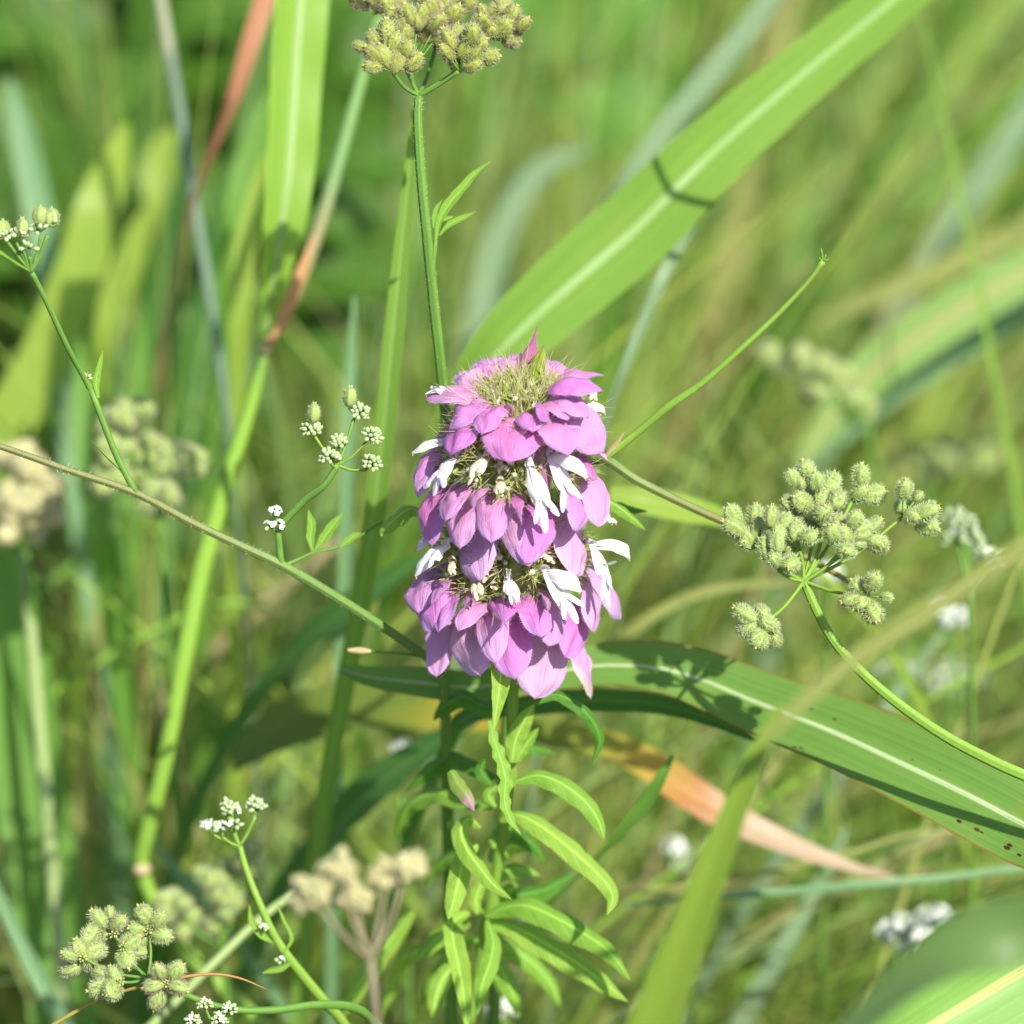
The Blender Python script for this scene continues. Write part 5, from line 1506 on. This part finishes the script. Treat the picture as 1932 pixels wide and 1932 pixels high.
# calyces: tubes crowded in each whorl, with teeth, pale mouths and long hairs
def calyx_mesh(seed):
    r_ = random.Random(seed)
    mb = MB()
    L = 0.62
    nu = 10
    prof = [(0, 0.03), (0.12, 0.055), (0.35, 0.07), (0.52, 0.075), (L, 0.07)]
    vs = []
    for z, r in prof:
        for j_ in range(nu):
            rr = r * (1 + (0.12 if j_ % 2 else -0.05))
            a = 6.2832 * j_ / nu
            vs.append(Vector((rr * math.cos(a), rr * math.sin(a), z)))
    fs = [(i * nu + j_, i * nu + (j_ + 1) % nu, (i + 1) * nu + (j_ + 1) % nu, (i + 1) * nu + j_) for i in range(len(prof) - 1) for j_ in range(nu)]
    mb.add(vs, fs)
    for k in range(5):
        a = 6.2832 * k / 5
        d_ = Vector((math.cos(a), math.sin(a), 0))
        mb.hair(d_ * 0.06 + Vector((0, 0, L - 0.02)), Vector((d_.x * 0.5, d_.y * 0.5, 1)), 0.22, 0.017, d_ * 0.25, 2, n=3)
    mb.ball((0, 0, L - 0.005), 0.042, 0.042, 0.028, nu=8, nv=4, mat=1)
    for k in range(16):
        a = r_.uniform(0, 6.28)
        d_ = Vector((math.cos(a), math.sin(a), r_.uniform(0.4, 1.5)))
        mb.hair(Vector((math.cos(a) * 0.03, math.sin(a) * 0.03, L)), d_, r_.uniform(0.04, 0.08), 0.004, None, 1, n=2)
    return mb.mesh('calyx', [M['calyx'], M['calyx_mouth'], M['calyx_tooth']])


CX = [calyx_mesh(i) for i in range(3)]
rnd = random.Random(202)


def calyces(ax, zc, n, a0, a1, reach, hairs, hl, zsq=0.75, tilt_front=0.0):
    org = Vector((ax.x, ax.y, zc))
    hb = MB()
    for i in range(n):
        ca = math.cos(a0) + (math.cos(a1) - math.cos(a0)) * (i + 0.5) / n
        a = math.acos(ca) + rnd.uniform(-0.06, 0.06)
        b = i * 2.39996 + rnd.uniform(-0.15, 0.15)
        d_ = Vector((math.sin(a) * math.cos(b), math.sin(a) * math.sin(b), math.cos(a)))
        s = rnd.uniform(0.9, 1.1)
        st_ = org + Vector((d_.x * (reach - 0.6), d_.y * (reach - 0.6), d_.z * (reach - 0.6) * zsq))
        put(rnd.choice(CX), 'calyx', bee, st_, d_ + Vector((0, 0, 0.12)), s, rnd.uniform(0, 6))
        tipp = st_ + d_ * 0.62 * s
        for k in range(hairs):
            hd = (d_ + Vector((rnd.gauss(0, 1), rnd.gauss(0, 1), rnd.gauss(0, 1))) * 0.55).normalized()
            hb.hair(tipp - d_ * rnd.uniform(0, 0.35) + hd * 0.03, hd, hl * rnd.uniform(0.45, 1.25), 0.0062, Vector((rnd.uniform(-0.4, 0.4), rnd.uniform(-0.4, 0.4), rnd.uniform(-0.3, 0.3))), 0, n=4)
    o = hb.build('calyx_hairs', M['hair_pale'], bee)
    o['kind'] = 'stuff'


def receptacle(ax, zc, r, h):
    mb = MB()
    mb.ball((ax.x, ax.y, zc), r, r, h, nu=16, nv=10)
    mb.build('receptacle', M['calyx'], bee)


ztop = on_cyl(Z1(1000, 560), AXT, 0.05).z
receptacle(AXT, ztop - 0.56, 0.56, 0.36)
calyces(AXT, ztop - 0.66, 84, 0.10, 1.35, 0.86, 20, 0.5)
zmid = on_cyl(Z1(900, 1165), AXM, 0.9).z
receptacle(AXM, zmid, 0.72, 0.5)
calyces(AXM, zmid - 0.05, 84, 0.6, 1.9, 0.98, 18, 0.34)
zb = on_cyl(Z2(960, 610), AXB, 0.95).z
receptacle(AXB, zb, 0.78, 0.5)
calyces(AXB, zb - 0.05, 90, 0.6, 1.9, 1.04, 18, 0.34)


# corollas
def corolla(ax, base, throat, upper=None, lowers=(), rb=0.7, rth=1.0, ru=1.45, rl=1.5, mat='petal', mat2=None, uw=30, lw=22, tube=13, hood=0.25, back=False):
    B = on_cyl(base, ax, rb, back)
    Th = on_cyl(throat, ax, rth, back)
    mb = MB()
    k = tube / PX / 2
    mb.tube([B, B.lerp(Th, 0.5) + Vector((0, 0, 0.05)), Th], [k * 0.55, k * 0.8, k * 1.25], ns=10, n=12, cap=False)
    o = mb.build('corolla', M[mat], bee)
    nrm = (Th - ax)
    nrm.z = 0
    nrm = (nrm.normalized() * 0.8 + Vector((0, 0, 0.9))).normalized()
    if upper:
        E = on_cyl(upper, ax, ru, back)
        ln = (E - Th).length
        mb = MB()
        S = Th - (Th - B).normalized() * 0.12
        mb.ribbon([S, S.lerp(E, 0.35) + nrm * hood * ln, S.lerp(E, 0.7) + nrm * hood * 0.95 * ln, E], uw * 0.92 / PX, nrm, n=18, nw=8, cup=0.8,
                  profile=([0, 0.2, 0.5, 0.75, 0.9, 1], [0.4, 0.72, 1, 0.86, 0.5, 0.12]), wrin=0.3, seed=upper[0])
        mb.build('upper_lip', M[mat], o)
        if mat == 'petal':
            sb = MB()
            for k_ in (-1, 1):
                sd = (E - Th).cross(nrm).normalized() * 0.02 * k_
                f1 = Th.lerp(E, 0.6) + nrm * (hood * 0.45 * ln) + sd
                f2 = Th.lerp(E, 1.0) - nrm * 0.03 + sd * 1.5
                sb.tube([Th, f1, f2], [0.007, 0.006, 0.005], ns=5, n=10)
                sb.ball(f2, 0.014, 0.014, 0.024, nu=6, nv=4, mat=1)
            sb.build('stamen', [M['petal'], M['straw']], o)
    if lowers:
        mb = MB()
        m_ = Vector((0, 0, 0))
        es = []
        for l_ in lowers:
            e = on_cyl((l_[0], l_[1]), ax, rl, back)
            es.append(e)
            m_ += e
        m_ /= len(es)
        S = Th - (Th - B).normalized() * 0.06
        neck = S.lerp(m_, 0.55) + nrm * 0.06
        mb.ribbon([S, S.lerp(neck, 0.5) + nrm * 0.04, neck, neck.lerp(m_, 0.35)], [tube / PX, lw * 1.15 / PX, lw * 1.4 / PX, lw * 1.2 / PX], nrm, n=12, nw=8, cup=0.4, wrin=0.15, seed=throat[0])
        for l_, e in zip(lowers, es):
            mb.ribbon([neck.lerp(S, 0.1), neck.lerp(e, 0.45) + nrm * 0.03, neck.lerp(e, 0.8) + nrm * 0.015, e], (l_[2] if len(l_) > 2 else lw) / PX, nrm, n=12, nw=6, cup=0.35,
                      profile=([0, 0.4, 0.7, 0.92, 1], [0.9, 0.8, 0.85, 0.5, 0.18]), wrin=0.35, seed=e.x * 9)
        mb.build('lower_lip', M[mat2 or mat], o)
    return o


# middle whorl flowers
corolla(AXM, Z1(1150, 960), Z1(1215, 1010), Z1(1480, 1165), [Z1(1300, 1420) + (15,), Z1(1390, 1290) + (20,), Z1(1440, 1320) + (14,)], rb=0.7, rth=1.05, ru=1.62, rl=1.62, mat2='petal_lilac', uw=36, lw=24, hood=0.3)
corolla(AXM, Z1(1040, 1000), Z1(1070, 1100), None, [Z2(1098, 175) + (13,), Z2(1178, 240) + (17,), Z2(1275, 115) + (15,), Z2(1230, 60) + (14,)], rb=0.8, rth=1.2, rl=1.66, uw=30, lw=26)
corolla(AXM, Z1(1050, 1080), Z1(1055, 1070), Z1(1120, 1330), (), rb=0.9, rth=1.15, ru=1.55, uw=30, hood=0.1)
corolla(AXM, Z1(560, 900), Z1(480, 880), Z1(205, 985), (), rb=0.8, rth=1.0, ru=1.5, uw=26, hood=0.15)
corolla(AXM, Z1(600, 1000), Z1(500, 1010), None, [Z1(360, 1300) + (18,), Z1(290, 1240) + (20,), Z1(440, 1240) + (18,), Z1(395, 1170) + (16,)], rb=0.85, rth=1.15, rl=1.58, mat='petal_lilac', uw=26, lw=24)
corolla(AXM, Z1(1300, 640), Z1(1420, 660), Z1(1610, 690), [Z1(1580, 715) + (12,), Z1(1590, 660) + (9,)], rb=0.7, rth=1.0, ru=1.2, rl=1.2, uw=24, lw=16)
corolla(AXM, Z1(760, 1000), Z1(740, 1030), Z1(625, 1165), [Z1(610, 1220) + (10,), Z1(700, 1130) + (14,)], rb=0.85, rth=1.1, ru=1.4, rl=1.4, mat='petal_old', uw=34, lw=18, hood=0.2)
corolla(AXM, Z1(850, 1170), Z1(845, 1195), Z1(820, 1285), [Z1(860, 1280) + (12,)], rb=0.9, rth=1.1, ru=1.32, rl=1.34, mat='petal_old', uw=20, lw=14, hood=0.2)
corolla(AXM, Z1(850, 1060), Z1(845, 1090), Z1(840, 1140), [Z1(905, 1120) + (8,)], rb=0.85, rth=1.0, ru=1.15, rl=1.15, mat='petal_old', uw=10, lw=8)
# bottom whorl flowers
corolla(AXB, Z2(1110, 520), Z2(1180, 500), Z2(1435, 665), [Z2(1310, 868) + (13,), Z2(1412, 895) + (19,), Z2(1455, 765) + (15,)], rb=0.85, rth=1.2, ru=1.72, rl=1.78, uw=44, lw=28, hood=0.3)
corolla(AXB, Z2(1430, 320), Z2(1520, 320), Z2(1790, 420), [Z2(1585, 730) + (12,), Z2(1640, 775) + (18,), Z2(1655, 640) + (14,), Z2(1690, 440) + (10,)], rb=0.95, rth=1.25, ru=1.75, rl=1.75, uw=36, lw=28, hood=0.3)
corolla(AXB, Z2(520, 300), Z2(440, 320), Z2(225, 550), [Z2(330, 490) + (18,)], rb=0.95, rth=1.2, ru=1.6, rl=1.55, uw=36, lw=22, hood=0.2)
corolla(AXB, Z2(420, 220), Z2(360, 260), Z2(240, 370), [Z2(260, 330) + (16,)], rb=1.0, rth=1.2, ru=1.45, rl=1.45, mat='petal_lilac', uw=26, lw=18)
corolla(AXB, Z2(905, 560), Z2(905, 560), Z2(975, 740), [Z2(905, 690) + (14,), Z2(930, 760) + (9,)], rb=0.95, rth=1.15, ru=1.5, rl=1.45, uw=24, lw=16, hood=0.2)
corolla(AXB, Z2(900, 580), Z2(900, 590), Z2(905, 500), (), rb=1.0, rth=1.2, ru=1.3, uw=10, hood=0.05)
corolla(AXB, Z2(660, 560), Z2(660, 590), Z2(715, 690), [Z2(680, 730) + (10,)], rb=0.95, rth=1.15, ru=1.45, rl=1.48, uw=20, lw=12, mat='petal_old', hood=0.15)
corolla(AXB, Z2(500, 420), Z2(500, 450), Z2(490, 545), [Z2(520, 540) + (9,)], rb=1.0, rth=1.2, ru=1.42, rl=1.4, mat='petal_old', uw=14, lw=10)
corolla(AXB, Z2(740, 540), Z2(740, 560), Z2(725, 600), (), rb=0.95, rth=1.1, ru=1.25, mat='petal_old', uw=12)
corolla(AXB, Z2(800, 620), Z2(805, 625), Z2(810, 650), (), rb=0.95, rth=1.1, ru=1.2, mat='petal_old', uw=12)
corolla(AXM, Z2(1560, 120), Z2(1620, 130), Z2(1695, 160), [Z2(1660, 185) + (12,)], rb=1.0, rth=1.2, ru=1.4, rl=1.4, uw=18, lw=14)
corolla(AXT, Z1(450, 540), Z1(400, 545), Z1(300, 560), [Z1(345, 520) + (8,)], rb=1.0, rth=1.15, ru=1.35, rl=1.35, uw=12, lw=8)
# withered florets under the bracts
for a in ((Z1(1270, 950), AXM), (Z2(820, 380), AXB), (Z2(1160, 380), AXB), (Z2(1210, 410), AXB), (Z1(1520, 560), AXT)):
    corolla(a[1], a[0], a[0], (a[0][0] + 8, a[0][1] + 14), [(a[0][0] - 6, a[0][1] + 10, 9)], rb=0.85, rth=0.98, ru=1.08, rl=1.06, mat='petal_old', uw=16, lw=10)

# leaves of the beebalm: (X, Y) in Z7, first point at the stem
LP = ([0, 0.1, 0.3, 0.55, 0.8, 0.93, 1], [0.22, 0.6, 0.95, 1.0, 0.68, 0.3, 0.04])


def bleaf(line, width, d0, d1, mat='bleaf', face=None, fold=-0.35, cup=0.25, wave=0.12, jag=0.05, conv=Z7, roll=None, part='leaf', prof=LP, wfreq=4):
    n_ = len(line)
    pts = [P(*conv(*q), d0 + (d1 - d0) * i / (n_ - 1)) for i, q in enumerate(line)]
    mb = MB()
    mb.ribbon(pts, width * 1.08 * 0.349 / PX, face or (CAMV * 0.5 + SUN * 0.5 + Vector((0, 0, 0.5))), n=34, nw=8, fold=fold, cup=cup, wave=wave, wfreq=wfreq, jag=jag, profile=prof, roll=roll, seed=line[0][0] * 0.1, wrin=0.1)
    return mb.build(part, M[mat], bee)


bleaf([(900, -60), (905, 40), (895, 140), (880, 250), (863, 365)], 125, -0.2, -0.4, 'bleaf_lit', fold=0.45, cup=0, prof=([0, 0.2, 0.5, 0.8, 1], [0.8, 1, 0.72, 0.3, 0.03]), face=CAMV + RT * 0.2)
bleaf([(845, 290), (870, 400), (905, 500), (930, 610), (925, 720), (955, 820), (1015, 912)], 82, 0.4, 0.0, 'bleaf', face=CAMV + RT * 0.6, fold=0.3, wave=0.35, wfreq=7)
bleaf([(965, 520), (985, 400), (1030, 300), (1085, 205)], 105, 1.4, 1.2, 'bleaf_lit', face=CAMV + SUN, fold=-0.15)
bleaf([(985, 520), (1030, 440), (1110, 330)], 70, 1.5, 1.5, 'bleaf', face=CAMV + SUN)
bleaf([(975, 620), (1110, 588), (1240, 635), (1370, 735), (1440, 850), (1462, 935)], 120, 1.3, 0.9, 'bleaf', fold=-0.3)
bleaf([(900, 830), (985, 800), (1090, 840), (1220, 935), (1370, 1060), (1490, 1190), (1510, 1260), (1480, 1340)], 125, 1.9, 0.8, 'bleaf_lit', fold=-0.25)
bleaf([(800, 870), (735, 820), (690, 880), (720, 980), (790, 1080), (870, 1180), (965, 1258)], 110, 1.6, 0.6, 'bleaf_lit', fold=-0.5)
bleaf([(820, 1350), (930, 1300), (1040, 1290), (1190, 1350), (1350, 1440), (1490, 1540), (1605, 1695)], 150, 2.6, 1.6, 'bleaf', fold=-0.3)
bleaf([(820, 1380), (960, 1400), (1120, 1480), (1300, 1590), (1450, 1700), (1590, 1810)], 150, 2.8, 2.2, 'bleaf_lit', fold=-0.25)
bleaf([(780, 960), (710, 1030), (680, 1150), (650, 1270), (620, 1365)], 120, 1.8, 0.8, 'bleaf_lit', fold=-0.3)
bleaf([(735, 1330), (650, 1385), (650, 1480), (680, 1620), (705, 1780), (725, 1980)], 120, 2.6, 1.2, 'bleaf_lit', fold=0.4, cup=0)
bleaf([(830, 1370), (865, 1480), (850, 1590), (805, 1720), (780, 1880)], 105, 2.4, 1.4, 'bleaf', fold=-0.3)
bleaf([(740, 1390), (620, 1420), (510, 1520), (430, 1600)], 100, 3.2, 3.4, 'bleaf', fold=-0.2)
bleaf([(720, 1450), (620, 1440), (430, 1330), (260, 1540), (130, 1740), (40, 1900)][2:], 130, 4.5, 5.0, 'bleaf_lit', fold=-0.2)
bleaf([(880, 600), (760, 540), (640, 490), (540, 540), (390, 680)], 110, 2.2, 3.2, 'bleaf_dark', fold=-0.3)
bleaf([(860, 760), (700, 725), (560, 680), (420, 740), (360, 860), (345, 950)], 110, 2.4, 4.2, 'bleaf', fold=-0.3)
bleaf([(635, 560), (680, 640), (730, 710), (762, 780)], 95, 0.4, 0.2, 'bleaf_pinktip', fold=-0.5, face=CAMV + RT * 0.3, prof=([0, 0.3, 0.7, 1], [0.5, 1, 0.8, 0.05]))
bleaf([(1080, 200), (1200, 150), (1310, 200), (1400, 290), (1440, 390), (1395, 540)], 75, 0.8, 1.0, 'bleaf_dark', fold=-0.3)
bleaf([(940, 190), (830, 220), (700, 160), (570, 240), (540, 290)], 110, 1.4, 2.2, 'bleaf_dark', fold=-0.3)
bleaf([(860, 980), (900, 920), (960, 860)], 110, 2.4, 2.4, 'bleaf', face=CAMV + SUN)
bleaf([(850, 1060), (900, 1010), (970, 970), (1090, 985)], 110, 2.8, 3.2, 'bleaf_lit', face=CAMV + SUN)
bleaf([(800, 1330), (860, 1270), (930, 1220), (1020, 1150)], 80, 3.0, 3.4, 'bleaf', face=CAMV + SUN)
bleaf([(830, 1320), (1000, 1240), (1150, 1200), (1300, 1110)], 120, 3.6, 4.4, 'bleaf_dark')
bleaf([(780, 1340), (770, 1260), (800, 1180), (840, 1120)], 80, 2.8, 2.8, 'bleaf_lit', face=CAMV + SUN)
bleaf([(860, 640), (800, 560), (820, 500)], 70, 2.0, 2.0, 'bleaf_dark')
bleaf([(880, 760), (840, 690), (900, 640)], 60, 1.9, 1.9, 'bleaf', face=CAMV + SUN)
bleaf([(760, 1450), (640, 1560), (540, 1700), (480, 1850)], 110, 4.0, 5.0, 'bleaf', fold=-0.2)
bleaf([(700, 1500), (400, 1560), (330, 1700), (260, 1900)], 90, 5.0, 6.0, 'bleaf_lit', fold=-0.2)
for ln_, wd, d0, d1, mt in (([(780, 1000), (650, 1010), (560, 1080), (500, 1190)], 95, 3.4, 4.4, 'bleaf'), ([(800, 1200), (900, 1120), (1010, 1090), (1120, 1130)], 90, 3.2, 3.4, 'bleaf'),
                            ([(770, 1500), (880, 1600), (960, 1740), (1010, 1900)], 110, 3.6, 3.6, 'bleaf'), ([(740, 1600), (620, 1650), (560, 1760), (540, 1920)], 110, 3.4, 3.2, 'bleaf_lit'),
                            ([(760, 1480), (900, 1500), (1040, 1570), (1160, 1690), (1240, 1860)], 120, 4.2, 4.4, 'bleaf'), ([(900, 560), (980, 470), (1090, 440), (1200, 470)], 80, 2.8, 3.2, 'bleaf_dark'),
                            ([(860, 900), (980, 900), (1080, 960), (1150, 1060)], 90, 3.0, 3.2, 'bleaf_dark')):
    bleaf(ln_, wd, d0, d1, mt, fold=-0.25)
# green leafy bract tips beside the head
bleaf([(300, 120), (200, 60), (100, 120), (20, 200), (-20, 260)], 95, 0.8, 0.2, 'bleaf_lit', conv=Z2, fold=-0.35, face=CAMV + UP * 0.6 - RT * 0.2, jag=0.05)
bleaf([(1500, 60), (1620, 10), (1760, 90), (1900, 215)], 70, 0.6, 0.6, 'bleaf', conv=Z2, fold=-0.4)
bleaf([(1540, 40), (1700, 30), (1800, 60), (1915, 80)], 55, 1.0, 1.0, 'bleaf_dark', conv=Z2, fold=-0.4)
